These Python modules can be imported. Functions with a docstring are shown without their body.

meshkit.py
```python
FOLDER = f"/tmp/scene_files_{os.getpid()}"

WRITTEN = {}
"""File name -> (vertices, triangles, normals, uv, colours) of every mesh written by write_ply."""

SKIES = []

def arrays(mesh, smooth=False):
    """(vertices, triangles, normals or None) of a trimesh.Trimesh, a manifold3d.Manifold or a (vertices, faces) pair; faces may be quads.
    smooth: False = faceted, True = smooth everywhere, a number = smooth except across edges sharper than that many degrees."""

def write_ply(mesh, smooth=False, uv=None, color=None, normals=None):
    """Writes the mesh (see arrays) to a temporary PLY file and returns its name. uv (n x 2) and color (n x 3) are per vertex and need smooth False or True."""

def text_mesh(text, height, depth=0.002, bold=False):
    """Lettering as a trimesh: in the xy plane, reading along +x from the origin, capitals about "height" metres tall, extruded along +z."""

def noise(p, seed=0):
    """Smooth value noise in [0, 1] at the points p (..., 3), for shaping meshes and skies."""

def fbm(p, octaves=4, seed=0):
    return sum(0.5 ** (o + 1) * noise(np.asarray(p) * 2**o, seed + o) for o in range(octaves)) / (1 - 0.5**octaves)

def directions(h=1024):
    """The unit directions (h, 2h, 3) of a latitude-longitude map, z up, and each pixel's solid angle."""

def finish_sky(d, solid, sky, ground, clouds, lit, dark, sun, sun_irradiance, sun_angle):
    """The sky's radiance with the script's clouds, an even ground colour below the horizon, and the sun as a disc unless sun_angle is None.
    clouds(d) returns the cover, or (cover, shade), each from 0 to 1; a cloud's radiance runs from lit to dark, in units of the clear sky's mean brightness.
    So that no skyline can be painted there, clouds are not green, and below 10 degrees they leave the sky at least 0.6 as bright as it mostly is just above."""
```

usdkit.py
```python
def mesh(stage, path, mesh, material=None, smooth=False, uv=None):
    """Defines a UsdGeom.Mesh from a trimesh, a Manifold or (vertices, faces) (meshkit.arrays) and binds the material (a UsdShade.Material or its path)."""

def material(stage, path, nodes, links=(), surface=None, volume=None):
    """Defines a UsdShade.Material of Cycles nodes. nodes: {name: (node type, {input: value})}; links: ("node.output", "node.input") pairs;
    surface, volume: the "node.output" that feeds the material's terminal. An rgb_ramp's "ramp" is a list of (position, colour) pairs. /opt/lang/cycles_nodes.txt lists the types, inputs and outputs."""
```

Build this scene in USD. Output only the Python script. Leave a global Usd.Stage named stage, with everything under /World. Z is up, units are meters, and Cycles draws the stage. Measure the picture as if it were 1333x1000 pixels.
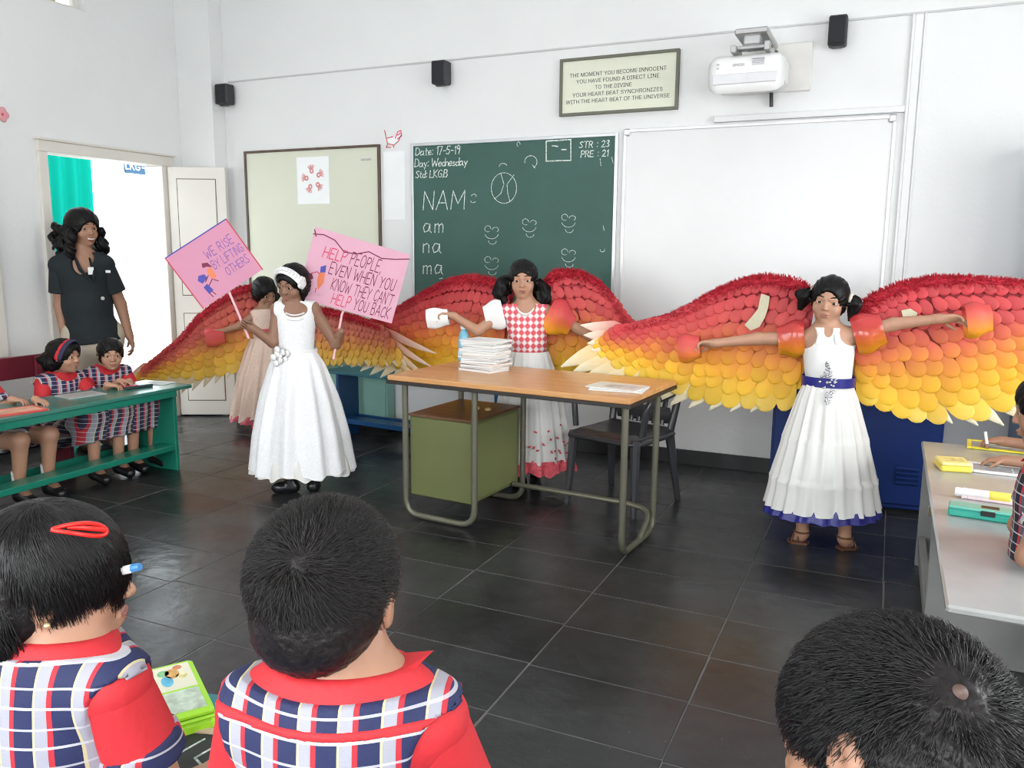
import math, random
import numpy as np
import trimesh, manifold3d, meshkit, usdkit
from pxr import Usd, UsdGeom, UsdLux, UsdShade, Gf, Sdf, Vt

stage = Usd.Stage.CreateInMemory()
UsdGeom.SetStageUpAxis(stage, UsdGeom.Tokens.z)
UsdGeom.SetStageMetersPerUnit(stage, 1.0)
UsdGeom.Xform.Define(stage, '/World')
rnd = random.Random(7)
PI = math.pi
# ------------------------------------------------------------------ camera
FPX, PITCH, ROLL, YAW, EYE = 1067.7, 0.16051, 0.00867, 0.42899, 1.38
def _basis():
    c, s = math.cos(YAW), math.sin(YAW)
    fw = np.array([-s*math.cos(PITCH), c*math.cos(PITCH), -math.sin(PITCH)])
    r = np.array([c, s, 0.0]); u = np.cross(r, fw)
    return math.cos(ROLL)*r+math.sin(ROLL)*u, -math.sin(ROLL)*r+math.cos(ROLL)*u, fw
RT, UP, FW = _basis()
CAM = np.array([0, 0, EYE])
cam = UsdGeom.Camera.Define(stage, '/World/camera')
_m = Gf.Matrix4d(*RT, 0, *UP, 0, *(-FW), 0, *CAM, 1)
cam.AddTransformOp().Set(_m)
cam.CreateHorizontalApertureAttr(36.0); cam.CreateVerticalApertureAttr(27.0)
cam.CreateFocalLengthAttr(36.0*FPX/1333)
cam.CreateClippingRangeAttr(Gf.Vec2f(0.05, 200))
cam.CreateFStopAttr(0.0)
EXPOSURE = 0.2
cam.CreateExposureAttr(EXPOSURE)
# ------------------------------------------------------------------ sky, sun, daylight at the windows
sky = UsdLux.DomeLight.Define(stage, '/World/sky')
sky.CreateIntensityAttr(1.0); sky.CreateColorAttr(Gf.Vec3f(0.86, 0.94, 1.0)); sky.CreateExposureAttr(0.6)
sun = UsdLux.DistantLight.Define(stage, '/World/sun')
sun.CreateIntensityAttr(6.0); sun.CreateAngleAttr(1.0); sun.CreateColorAttr(Gf.Vec3f(1, .95, .86))
sun.AddRotateXYZOp().Set(Gf.Vec3f(36, 22, 0))
XL, YB, XR, YR, ZC = -5.336, 5.28, 2.7, -1.3, 3.7          # left, back, right, rear wall and ceiling
def area(name, c, w, h, power, col, rot):
    l = UsdLux.RectLight.Define(stage, '/World/'+name)
    l.CreateWidthAttr(w); l.CreateHeightAttr(h); l.CreateIntensityAttr(power); l.CreateColorAttr(Gf.Vec3f(*col))
    l.AddTranslateOp().Set(Gf.Vec3d(*c)); l.AddRotateXYZOp().Set(Gf.Vec3f(*rot))
RWIN = [(0.9, 1.5), (2.9, 1.5)]             # right wall windows: centre y, width
BWIN = [(-3.6, 1.8), (-1.0, 1.8), (1.3, 1.6)]   # rear wall windows: centre x, width
WZ0, WZ1 = 0.95, 2.45
for i, (y, w) in enumerate(RWIN):
    area('window_light_%d' % (i+1), (XR+.12, y, (WZ0+WZ1)/2), w, WZ1-WZ0, 6.4, (.99, .99, .97), (0, 90, 0))
for i, (x, w) in enumerate(BWIN):
    area('window_light_%d' % (i+3), (x, YR-.12, (WZ0+WZ1)/2), w, WZ1-WZ0, 5.0, (1, .99, .97), (90, 0, 0))
LAMPS = [(-3.6, 3.6), (-1.2, 3.6), (-3.6, 1.2), (-1.2, 1.2), (1.0, 2.4)]
for i, (x, y) in enumerate(LAMPS):
    area('tube_light_%d' % (i+1), (x, y, ZC-.10), 1.2, 0.06, 15.0, (1, .99, .96), (0, 0, 0))

# ------------------------------------------------------------------ where a pixel's ray meets a height, a wall plane or a distance
def ray(x, y): return FW+RT*(x-666.5)/FPX-UP*(y-500)/FPX
def atz(x, y, z=0.0): d = ray(x, y); return CAM+d*(z-EYE)/d[2]
def aty(x, y, Y=YB): d = ray(x, y); return CAM+d*Y/d[1]
def atx(x, y, X=XL): d = ray(x, y); return CAM+d*X/d[0]
def atd(x, y, d): return CAM+ray(x, y)*d
def depth(P): return float((np.asarray(P)-CAM) @ FW)

# ------------------------------------------------------------------ materials
LOOK = {}
def mat(name, nodes, links, surface):
    if name not in LOOK: LOOK[name] = usdkit.material(stage, '/World/Looks/'+name, nodes, links, surface=surface)
    return LOOK[name]
def plain(name, col, rough=.5, metal=0., var=.06, scale=8., bump=0., bscale=60., stretch=(1, 1, 1), spec=.5, **kw):
    """one colour with a little unevenness from noise, and fine relief"""
    c = np.array(col, float)
    n = {'tc': ('texture_coordinate', {}), 'mp': ('mapping', {'scale': stretch}), 'n': ('noise_texture', {'scale': scale, 'detail': 3.}),
         'r': ('rgb_ramp', {'ramp': [(.25, tuple(c*(1-var))), (.75, tuple(np.minimum(c*(1+var), 1)))]}),
         'p': ('principled_bsdf', {'roughness': rough, 'metallic': metal, 'specular_ior_level': spec, **kw})}
    l = [('tc.object', 'mp.vector'), ('mp.vector', 'n.vector'), ('n.fac', 'r.fac'), ('r.color', 'p.base_color')]
    if bump:
        n['bn'] = ('noise_texture', {'scale': bscale, 'detail': 3.}); n['b'] = ('bump', {'strength': 1., 'distance': bump})
        l += [('mp.vector', 'bn.vector'), ('bn.fac', 'b.height'), ('b.normal', 'p.normal')]
    return mat(name, n, l, 'p.BSDF')
def tinted(name, rough=.6, bump=0., bscale=200.):
    """pigment from the mesh's own 'tint' colours"""
    n = {'a': ('attribute', {'attribute': 'tint'}), 'p': ('principled_bsdf', {'roughness': rough})}
    l = [('a.color', 'p.base_color')]
    if bump:
        n['tc'] = ('texture_coordinate', {})
        n['bn'] = ('noise_texture', {'scale': bscale, 'detail': 2.}); n['b'] = ('bump', {'strength': 1., 'distance': bump})
        l += [('tc.object', 'bn.vector'), ('bn.fac', 'b.height'), ('b.normal', 'p.normal')]
    return mat(name, n, l, 'p.BSDF')

# ------------------------------------------------------------------ prims
USED = {}; INV = {}
def fresh(parent, name):
    k = (parent, name); n = USED.get(k, 0); USED[k] = n+1
    return f'{parent}/{name}' + ('' if n == 0 else '_%03d' % n)
def data(prim, **kw):
    for k, v in kw.items():
        if v: prim.SetCustomDataByKey('category' if k == 'cat' else k, v)
def thing(name, label, cat, loc=(0, 0, 0), rot=0., group=None, kind=None):
    """an Xform at the thing's base; its parts are given in the thing's own frame, or in the world's (world=True)"""
    p = fresh('/World', name); x = UsdGeom.Xform.Define(stage, p)
    x.AddTranslateOp().Set(Gf.Vec3d(*map(float, loc)))
    if rot: x.AddRotateZOp().Set(rot)
    data(x.GetPrim(), label=label, cat=cat, group=group, kind=kind)
    a = math.radians(rot); R = np.array([[math.cos(a), math.sin(a), 0], [-math.sin(a), math.cos(a), 0], [0, 0, 1]])
    INV[p] = (R, np.array(loc, float))
    return p
def part(parent, name, m, material, smooth=False, label=None, tint=None, world=False, kind=None):
    v, f, nrm = meshkit.arrays(m, smooth if tint is None else True if smooth else False)
    root = '/'.join(parent.split('/')[:3])
    if world and root in INV:
        R, t = INV[root]; v = (v-t) @ R.T
    p = fresh(parent, name)
    g = usdkit.mesh(stage, p, (v, f), material, smooth=False)
    if nrm is not None:
        if world and root in INV: nrm = nrm @ INV[root][0].T
        g.CreateNormalsAttr(Vt.Vec3fArray.FromNumpy(nrm.astype(np.float32))); g.SetNormalsInterpolation('vertex')
    if tint is not None:
        UsdGeom.PrimvarsAPI(g).CreatePrimvar('tint', Sdf.ValueTypeNames.Color3fArray, 'vertex').Set(Vt.Vec3fArray.FromNumpy(np.asarray(tint, np.float32)))
    data(g.GetPrim(), label=label, kind=kind)
    return p
def single(name, m, material, label, cat, smooth=False, group=None, kind=None, tint=None):
    p = part('/World', name, m, material, smooth, tint=tint)
    data(stage.GetPrimAtPath(p), label=label, cat=cat, group=group, kind=kind)
    return p
def struct(name, m, material, smooth=False, label=None):
    p = part('/World', name, m, material, smooth); data(stage.GetPrimAtPath(p), kind='structure', label=label); return p
def copy_of(src, name, label, loc, rot=0., group=None):
    s = stage.GetPrimAtPath(src); cd = s.GetCustomData()
    p = fresh('/World', name); x = UsdGeom.Xform.Define(stage, p)
    x.GetPrim().GetReferences().AddInternalReference(s.GetPath())
    x.ClearXformOpOrder()
    x.AddTranslateOp(opSuffix='at').Set(Gf.Vec3d(*map(float, loc)))
    if rot: x.AddRotateZOp(opSuffix='turn').Set(rot)
    data(x.GetPrim(), label=label, cat=cd['category'], group=group or cd.get('group')); x.GetPrim().SetInstanceable(True)
    return p

# ------------------------------------------------------------------ shapes
def cat(*ms):
    ms = [m if isinstance(m, trimesh.Trimesh) else trimesh.Trimesh(*meshkit.arrays(m)[:2], process=False) for m in ms]
    return trimesh.util.concatenate(ms)
def box(x0, x1, y0, y1, z0, z1, ch=0.):
    """a box, its edges chamfered by ch"""
    lo, hi = np.array([x0, y0, z0], float), np.array([x1, y1, z1], float)
    if ch <= 0:
        m = trimesh.creation.box(extents=hi-lo); m.apply_translation((lo+hi)/2); return m
    pts = []
    for s in np.ndindex(2, 2, 2):
        c = np.where(np.array(s) == 1, hi, lo); d = np.where(np.array(s) == 1, -1, 1)*ch
        for k in range(3):
            q = c+d; q[k] = c[k]; pts.append(q)
    return trimesh.Trimesh(*meshkit.arrays(manifold3d.Manifold.hull_points(np.array(pts)))[:2], process=False)
def boxc(c, s, ch=0.): c, s = np.array(c, float), np.array(s, float)/2; return box(c[0]-s[0], c[0]+s[0], c[1]-s[1], c[1]+s[1], c[2]-s[2], c[2]+s[2], ch)
def place(m, M=None, t=(0, 0, 0)):
    m = m.copy(); 
    if M is not None: m.vertices = m.vertices @ np.asarray(M).T
    m.apply_translation(t); return m
def rotz(a): c, s = math.cos(a), math.sin(a); return np.array([[c, -s, 0], [s, c, 0], [0, 0, 1.]])
def rotx(a): c, s = math.cos(a), math.sin(a); return np.array([[1., 0, 0], [0, c, -s], [0, s, c]])
def roty(a): c, s = math.cos(a), math.sin(a); return np.array([[c, 0, s], [0, 1., 0], [-s, 0, c]])
def unit(v): v = np.asarray(v, float); return v/max(np.linalg.norm(v), 1e-12)
def fillet(pts, r, n=6):
    """a polyline with its corners rounded"""
    pts = [np.array(p, float) for p in pts]; out = [pts[0]]
    for a, b, c in zip(pts, pts[1:], pts[2:]):
        da, dc = unit(a-b), unit(c-b); k = min(r, np.linalg.norm(a-b)*.49, np.linalg.norm(c-b)*.49)
        for t in np.linspace(0, 1, n): out.append((1-t)**2*(b+da*k)+2*t*(1-t)*b+t*t*(b+dc*k))
    return out+[pts[-1]]
def tube(pts, r, n=10, flat=1., close=False, caps=True, side=None):
    """a tube along a polyline; r a number or one per point; flat squeezes it along its second axis"""
    P = np.array(pts, float); m = len(P); r = np.broadcast_to(np.asarray(r, float), m)
    T = np.gradient(P, axis=0) if not close else np.roll(P, -1, 0)-np.roll(P, 1, 0)
    T /= np.maximum(np.linalg.norm(T, axis=1, keepdims=True), 1e-12)
    a = np.array(side, float) if side is not None else (np.array([0, 0, 1.]) if abs(T[0][2]) < .9 else np.array([1., 0, 0]))
    V = []
    for i in range(m):
        a = unit(a-T[i]*(a @ T[i])); b = np.cross(T[i], a)
        t = np.arange(n)*2*PI/n
        V.append(P[i]+r[i]*(np.cos(t)[:, None]*a+flat*np.sin(t)[:, None]*b))
    V = np.vstack(V); F = []
    for i in range(m if close else m-1):
        j = (i+1) % m
        for k in range(n):
            l = (k+1) % n
            F += [(i*n+k, j*n+k, j*n+l), (i*n+k, j*n+l, i*n+l)]
    if caps and not close:
        V = np.vstack([V, P[0], P[-1]]); A, B = m*n, m*n+1
        for k in range(n):
            l = (k+1) % n
            F += [(A, k, l), (B, (m-1)*n+l, (m-1)*n+k)]
    t = trimesh.Trimesh(V, np.array(F)[:, ::-1], process=False)
    return t
def lathe(prof, n=32, c=(0, 0, 0)):
    """revolves (radius, height) pairs about z"""
    P = np.array(prof, float); t = np.arange(n)*2*PI/n
    V = np.stack([P[:, None, 0]*np.cos(t), P[:, None, 0]*np.sin(t), np.broadcast_to(P[:, None, 1], (len(P), n))], -1).reshape(-1, 3)+np.array(c)
    return trimesh.Trimesh(V, grid_faces(len(P), n, True), process=False)
def grid_faces(m, n, wrap=False):
    i, k = np.meshgrid(np.arange(m-1), np.arange(n if wrap else n-1), indexing='ij'); l = (k+1) % n
    a, b, c, d = i*n+k, i*n+l, (i+1)*n+l, (i+1)*n+k
    return np.concatenate([np.stack([a, b, c], -1).reshape(-1, 3), np.stack([a, c, d], -1).reshape(-1, 3)])
def slab(poly, t, O, U, V, ch=0.):
    """a flat polygon (2-D points) on the plane O + x U + y V, t thick along its normal"""
    from shapely.geometry import Polygon
    m = trimesh.creation.extrude_polygon(poly if hasattr(poly, 'area') else Polygon(poly), t, engine='earcut')
    N = np.cross(U, V); m.vertices = np.asarray(O)+m.vertices[:, :1]*U+m.vertices[:, 1:2]*V+m.vertices[:, 2:]*N
    return m
# single-stroke handwriting: each letter is strokes of points in a box one unit high
GLYPH = {'A': '0,0 .35,1 .7,0|.13,.35 .57,.35', 'B': '0,0 0,1 .4,1 .5,.85 .4,.55 0,.52|.4,.52 .58,.3 .45,0 0,0', 'C': '.6,.85 .35,1 .1,.8 0,.45 .1,.12 .35,0 .6,.15',
 'D': '0,0 0,1 .35,.95 .6,.6 .5,.15 0,0', 'E': '.55,1 0,1 0,0 .55,0|0,.5 .45,.5', 'F': '.55,1 0,1 0,0|0,.5 .45,.5', 'G': '.6,.85 .35,1 .1,.8 0,.45 .1,.12 .35,0 .6,.12 .6,.45 .35,.45',
 'H': '0,0 0,1|.6,0 .6,1|0,.5 .6,.5', 'I': '.1,0 .1,1', 'K': '0,0 0,1|.55,1 0,.45 .6,0', 'L': '0,1 0,0 .5,0', 'M': '0,0 .05,1 .4,.3 .75,1 .8,0', 'N': '0,0 0,1 .6,0 .6,1',
 'O': '.35,1 .1,.85 0,.5 .1,.12 .35,0 .6,.12 .7,.5 .6,.85 .35,1', 'P': '0,0 0,1 .4,1 .55,.8 .4,.5 0,.48', 'R': '0,0 0,1 .4,1 .55,.8 .4,.52 0,.48|.25,.5 .6,0', 'S': '.55,.88 .3,1 .05,.8 .3,.52 .55,.25 .3,0 0,.13',
 'T': '0,1 .7,1|.35,1 .35,0', 'U': '0,1 .05,.15 .3,0 .55,.15 .6,1', 'V': '0,1 .32,0 .65,1', 'W': '0,1 .2,0 .45,.7 .7,0 .9,1', 'Y': '0,1 .3,.5 .6,1|.3,.5 .25,0', "'": '.1,1 .05,.8', ',': '.1,.1 .02,-.15', ':': '.1,.6 .12,.66|.1,.1 .12,.16', '.': '.05,0 .1,.05', '-': '.05,.45 .4,.45',
 'a': '.45,.5 .15,.55 0,.3 .1,.02 .35,.1 .47,.5 .47,.1 .58,0', 'b': '0,1 0,0 .35,0 .45,.3 .2,.5 0,.35', 'd': '.45,1 .45,0|.45,.45 .15,.5 0,.25 .15,0 .45,.1', 'e': '0,.28 .42,.3 .35,.52 .12,.5 0,.25 .15,0 .42,.08', 'm': '0,.5 0,0|0,.4 .2,.52 .28,.4 .28,0|.28,.4 .48,.52 .56,.4 .56,0',
 'n': '0,.5 0,0|0,.4 .25,.52 .38,.4 .38,0', 's': '.35,.45 .1,.5 .1,.3 .35,.15 .25,0 0,.06', 't': '.15,.85 .15,.05 .32,0|0,.55 .35,.55', 'u': '0,.5 .05,.05 .3,.05 .4,.5 .42,0', 'y': '0,.5 .2,.1|.4,.5 .1,-.3', 'l': '.1,1 .1,0', 'k': '0,1 0,0|.35,.5 0,.2 .4,0',
 '1': '.05,.8 .2,1 .2,0', '2': '0,.8 .25,1 .5,.8 .4,.5 0,0 .55,0', '3': '.05,.9 .35,1 .45,.75 .2,.55 .5,.3 .3,0 0,.1', '5': '.5,1 .1,1 .05,.6 .35,.6 .5,.3 .3,0 0,.1', '7': '0,1 .5,1 .2,0', '9': '.45,.7 .2,.55 .05,.75 .2,1 .45,.85 .45,.5 .35,0', ' ': ''}
def ribbon(pts, w, n=3):
    """a flat stroke in the xy plane, standing a hair proud"""
    from shapely.geometry import LineString
    return LineString(pts).buffer(w/2, quad_segs=2)
def writing(text, h, w, slant=0., wob=0., seed=0, gap=.22):
    """shapely outline of handwriting reading along +x from the origin; returns it and its length"""
    from shapely import union_all
    rr = random.Random(seed); x = 0.; out = []
    for ch in text:
        g = GLYPH.get(ch, ''); wd = .3
        if g:
            k = 1+rr.uniform(-wob, wob); dy = rr.uniform(-wob, wob)*.3
            st = [[tuple(map(float, q.split(','))) for q in s.split()] for s in g.split('|')]
            wd = max(q[0] for s in st for q in s)
            for s in st: out.append(ribbon([((x+q[0]+slant*q[1])*h, (q[1]*k+dy)*h) for q in s], w))
        x += wd+gap
    return union_all(out), x*h
def shape_mesh(shape, t, O, U, V):
    """every polygon of a shapely shape as a thin slab"""
    gs = [g for g in getattr(shape, 'geoms', [shape]) if g.area > 0]
    return cat(*[slab(g, t, O, U, V) for g in gs])
# ------------------------------------------------------------------ the room
WALL = plain('white_wall', (.75, .755, .75), .75, var=.025, scale=1.6, bump=.0015, bscale=35)
CREAMP = plain('cream_paint', (.70, .665, .61), .5, var=.03, scale=3)
GROUT = plain('grout', (.135, .13, .125), .8, var=.3, scale=6)
def slate_mat(name, c, rough):
    n = {'tc': ('texture_coordinate', {}), 'n': ('noise_texture', {'scale': 3.5, 'detail': 6., 'roughness': .65}), 'o': ('object_info', {}),
         'r': ('rgb_ramp', {'ramp': [(.3, tuple(np.array(c)*.72)), (.7, tuple(np.array(c)*1.3))]}), 'v': ('map_range', {'from_min': 0., 'from_max': 1., 'to_min': .75, 'to_max': 1.3}),
         'h': ('hsv', {'hue': .5, 'saturation': 1., 'fac': 1.}), 'n2': ('noise_texture', {'scale': 2.2, 'detail': 4.}), 'rr': ('map_range', {'from_min': .3, 'from_max': .7, 'to_min': rough-.06, 'to_max': rough+.12}),
         'bn': ('noise_texture', {'scale': 14., 'detail': 5.}), 'b': ('bump', {'strength': .6, 'distance': .004}), 'p': ('principled_bsdf', {'specular_ior_level': .42}),
         'sp': ('noise_texture', {'scale': 60., 'detail': 2.}), 'sr': ('rgb_ramp', {'ramp': [(.70, (0, 0, 0)), (.78, (.07, .07, .07))]}), 'ad': ('mix_color', {'blend_type': 'add', 'fac': 1.})}
    l = [('tc.object', 'n.vector'), ('tc.object', 'n2.vector'), ('tc.object', 'bn.vector'), ('tc.object', 'sp.vector'), ('n.fac', 'r.fac'), ('r.color', 'h.color'), ('o.random', 'v.value'), ('v.result', 'h.value'),
         ('h.color', 'ad.a'), ('sp.fac', 'sr.fac'), ('sr.color', 'ad.b'), ('ad.result', 'p.base_color'), ('n2.fac', 'rr.value'), ('rr.result', 'p.roughness'), ('bn.fac', 'b.height'), ('b.normal', 'p.normal')]
    return mat(name, n, l, 'p.BSDF')
SLATE = slate_mat('slate_tile', (.026, .027, .028), .24)
BLACKP = plain('black_skirting_paint', (.012, .012, .013), .35, var=.2)

fl = thing('floor', 'glossy dark slate tiled classroom floor', '', kind='structure')
stage.GetPrimAtPath(fl).ClearCustomDataByKey('category')
part(fl, 'bed', box(XL-.2, XR+.2, YR-.2, YB+.2, -.1, -.002), GROUT)
TX, TY = .5426, .3253
for i in range(-8, 7):
    cx0 = -1.018+i*TX
    ph = rnd.uniform(-.012, .012) if i else 0
    for j in range(-6, 11):
        y0 = 2.056+j*TY+ph
        x0, x1, y1 = max(cx0, XL), min(cx0+TX, XR), min(y0+TY, YB)
        if x1-x0 < .05 or y1-y0 < .05 or y0 < -1.2: continue
        g = .0024; jx = rnd.uniform(-.003, .003)
        m = box(x0+g+jx, x1-g+jx, y0+g, y1-g, -.012, rnd.uniform(-.0006, .0002), .0018)
        part(fl, 'tile', m, SLATE)
def cut(a, *bs):
    m = manifold3d.Manifold(manifold3d.Mesh(np.array(a.vertices, np.float32), np.array(a.faces, np.uint32)))
    for b in bs: m = m-manifold3d.Manifold(manifold3d.Mesh(np.array(b.vertices, np.float32), np.array(b.faces, np.uint32)))
    return m
DY0, DY1, DH = 3.90, 4.96, 2.055
LW0, LW1, LZ0, LZ1 = 3.55, 4.335, 3.03, 3.5            # high window in the left wall
SW0, SW1, SZ0, SZ1 = 2.9, 3.49, .70, 2.03             # shuttered window left of the door
struct('wall_back', box(XL-.2, XR+.2, YB, YB+.2, -.1, ZC), WALL, label='white painted classroom wall behind the boards')
struct('wall_left', cut(box(XL-.2, XL, YR, YB, -.1, ZC), box(XL-1, XL+1, DY0, DY1, 0, DH), box(XL-1, XL+1, LW0, LW1, LZ0, LZ1), box(XL-1, XL+1, SW0, SW1, SZ0, SZ1)), WALL, label='white wall with the open doorway')
struct('wall_right', cut(box(XR, XR+.2, YR, YB, -.1, ZC), *[box(XR-1, XR+1, y-w/2, y+w/2, WZ0, WZ1) for y, w in RWIN]), WALL)
struct('wall_rear', cut(box(XL-.2, XR+.2, YR-.2, YR, -.1, ZC), *[box(x-w/2, x+w/2, YR-1, YR+1, WZ0, WZ1) for x, w in BWIN]), WALL)
struct('ceiling', box(XL-.2, XR+.2, YR-.2, YB+.2, ZC, ZC+.1), WALL)
pc = aty(275, 120, 5.14)[0]
struct('trim_1', box(XL, pc, 5.14, YB, 0, ZC, .004), WALL, label='white corner pillar left of the pin board')
bl = cat(box(pc, XR, YB-.014, YB, 0, .098, .002))
struct('baseboard_back', bl, BLACKP, label='black skirting along the board wall')
struct('baseboard_left', cat(box(XL, XL+.014, DY1+.09, 5.14, 0, .098, .002), box(XL, XL+.014, YR, DY0-.05, 0, .098, .002)), BLACKP)
struct('trim_2', box(-4.93, XR, YB-.008, YB, 2.688, 2.7, .002), plain('grey_cable_paint', (.55, .55, .55), .6), label='thin grey conduit along the wall above the boards')
struct('trim_3', box(-1.06, .0, YB-.035, YB, 2.168, 2.205, .004), WALL, label='white trunking above the whiteboard')
struct('trim_4', cat(box(0.0, .015, YB-.02, YB, .1, 2.688, .003), box(.015, .06, YB-.012, YB, .1, 2.688, .003), box(.06, .072, YB-.02, YB, .1, 2.688, .003)), WALL, label='white vertical trunking right of the whiteboard')
# doorway: frame, its open leaf, the window above, the shuttered window
dr = thing('door_1', 'cream wooden double door, its leaf standing open', '', (XL, (DY0+DY1)/2, 0), kind='structure'); stage.GetPrimAtPath(dr).ClearCustomDataByKey('category')
for fb in (box(XL-.16, XL+.03, DY0-.035, DY0+.035, 0, DH-.03, .004), box(XL-.16, XL+.03, DY1-.05, DY1+.07, 0, DH-.03, .004), box(XL-.16, XL+.032, DY0-.035, DY1+.07, DH-.03, DH+.045, .004), box(XL+.001, XL+.045, DY0-.05, DY1+.085, DH+.045, DH+.06, .003)):
    part(dr, 'frame', fb, CREAMP, world=True)
GROOVE = plain('dark_groove', (.16, .14, .12), .8)
a0, a1 = np.array([-5.30, 4.965, 0]), np.array([-4.90, 5.172, 0]); ld = a1-a0; lw = np.linalg.norm(ld[:2]); ang = math.atan2(ld[1], ld[0])
def leaf(parent, a0, ang, lw, name='leaf'):
    M = rotz(ang)
    body = place(box(0, lw, -.0175, .0175, .012, 2.02, .003), M, a0)
    lf = part(parent, name, body, CREAMP, world=True)
    for z0, z1 in ((1.0, 1.93), (.13, .86)):
        part(lf, 'groove', place(box(.065, lw-.075, -.0183, -.01, z0, z1), M, a0), GROOVE, world=True)
        part(lf, 'panel', place(box(.071, lw-.081, -.022, -.01, z0+.006, z1-.006, .003), M, a0), CREAMP, world=True)
    return lf
leaf(dr, a0, ang, lw)
wn = thing('window_1', 'small high window at the top of the left wall', '', (XL, (LW0+LW1)/2, LZ0), kind='structure'); stage.GetPrimAtPath(wn).ClearCustomDataByKey('category')
WOODB = plain('brown_frame_wood', (.42, .30, .20), .5, scale=5, stretch=(1, 1, .2))
def ring(x0, x1, y0, y1, z0, z1, w):
    return cat(box(x0, x1, y0, y0+w, z0, z1), box(x0, x1, y1-w, y1, z0, z1), box(x0, x1, y0+w, y1-w, z0, z0+w), box(x0, x1, y0+w, y1-w, z1-w, z1))
part(wn, 'window_frame', ring(XL-.15, XL-.08, LW0, LW1, LZ0, LZ1, .035), CREAMP, world=True)
part(wn, 'mullion', box(XL-.15, XL-.08, LW1-.21, LW1-.17, LZ0+.035, LZ1-.035), WOODB, world=True)
PANE = mat('window_pane', {'t': ('transparent_bsdf', {'color': (.93, .96, .95)}), 'g': ('glossy_bsdf', {'roughness': .02}), 'f': ('fresnel', {'IOR': 1.45}), 'm': ('mix_closure', {})},
           [('f.fac', 'm.fac'), ('t.BSDF', 'm.closure1'), ('g.BSDF', 'm.closure2')], 'm.closure')
part(wn, 'pane', box(XL-.118, XL-.112, LW0+.03, LW1-.03, LZ0+.03, LZ1-.03), PANE, world=True)
w2 = thing('window_2', 'cream shuttered window left of the doorway', '', (XL, (SW0+SW1)/2, SZ0), kind='structure'); stage.GetPrimAtPath(w2).ClearCustomDataByKey('category')
part(w2, 'window_frame', ring(XL-.16, XL+.035, SW0-.04, SW1+.04, SZ0-.04, SZ1+.04, .05), CREAMP, world=True)
part(w2, 'shutter', box(XL-.10, XL-.07, SW0+.01, SW1-.01, SZ0+.01, SZ1-.01, .003), plain('tan_shutter_paint', (.62, .47, .36), .5), world=True)
for n, lst, ax in (('r', RWIN, 1), ('b', BWIN, 0)):
    for i, (c, w) in enumerate(lst):
        k = 3+i+(len(RWIN) if n == 'b' else 0)
        wq = thing('window_%d' % k, 'wide classroom window', '', (XR, c, WZ0) if ax else (c, YR, WZ0), kind='structure'); stage.GetPrimAtPath(wq).ClearCustomDataByKey('category')
        if ax: fm = cat(ring(XR+.02, XR+.08, c-w/2, c+w/2, WZ0, WZ1, .05), box(XR+.02, XR+.08, c-.02, c+.02, WZ0+.05, WZ1-.05))
        else:
            fm = cat(ring(XR+.02, XR+.08, -w/2, w/2, WZ0, WZ1, .05), box(XR+.02, XR+.08, -.02, .02, WZ0+.05, WZ1-.05))
            fm.vertices = fm.vertices[:, [1, 0, 2]]*[1, -1, 1]+[c, YR+XR, 0]; fm.invert()
        part(wq, 'window_frame', fm, CREAMP, world=True)
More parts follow.
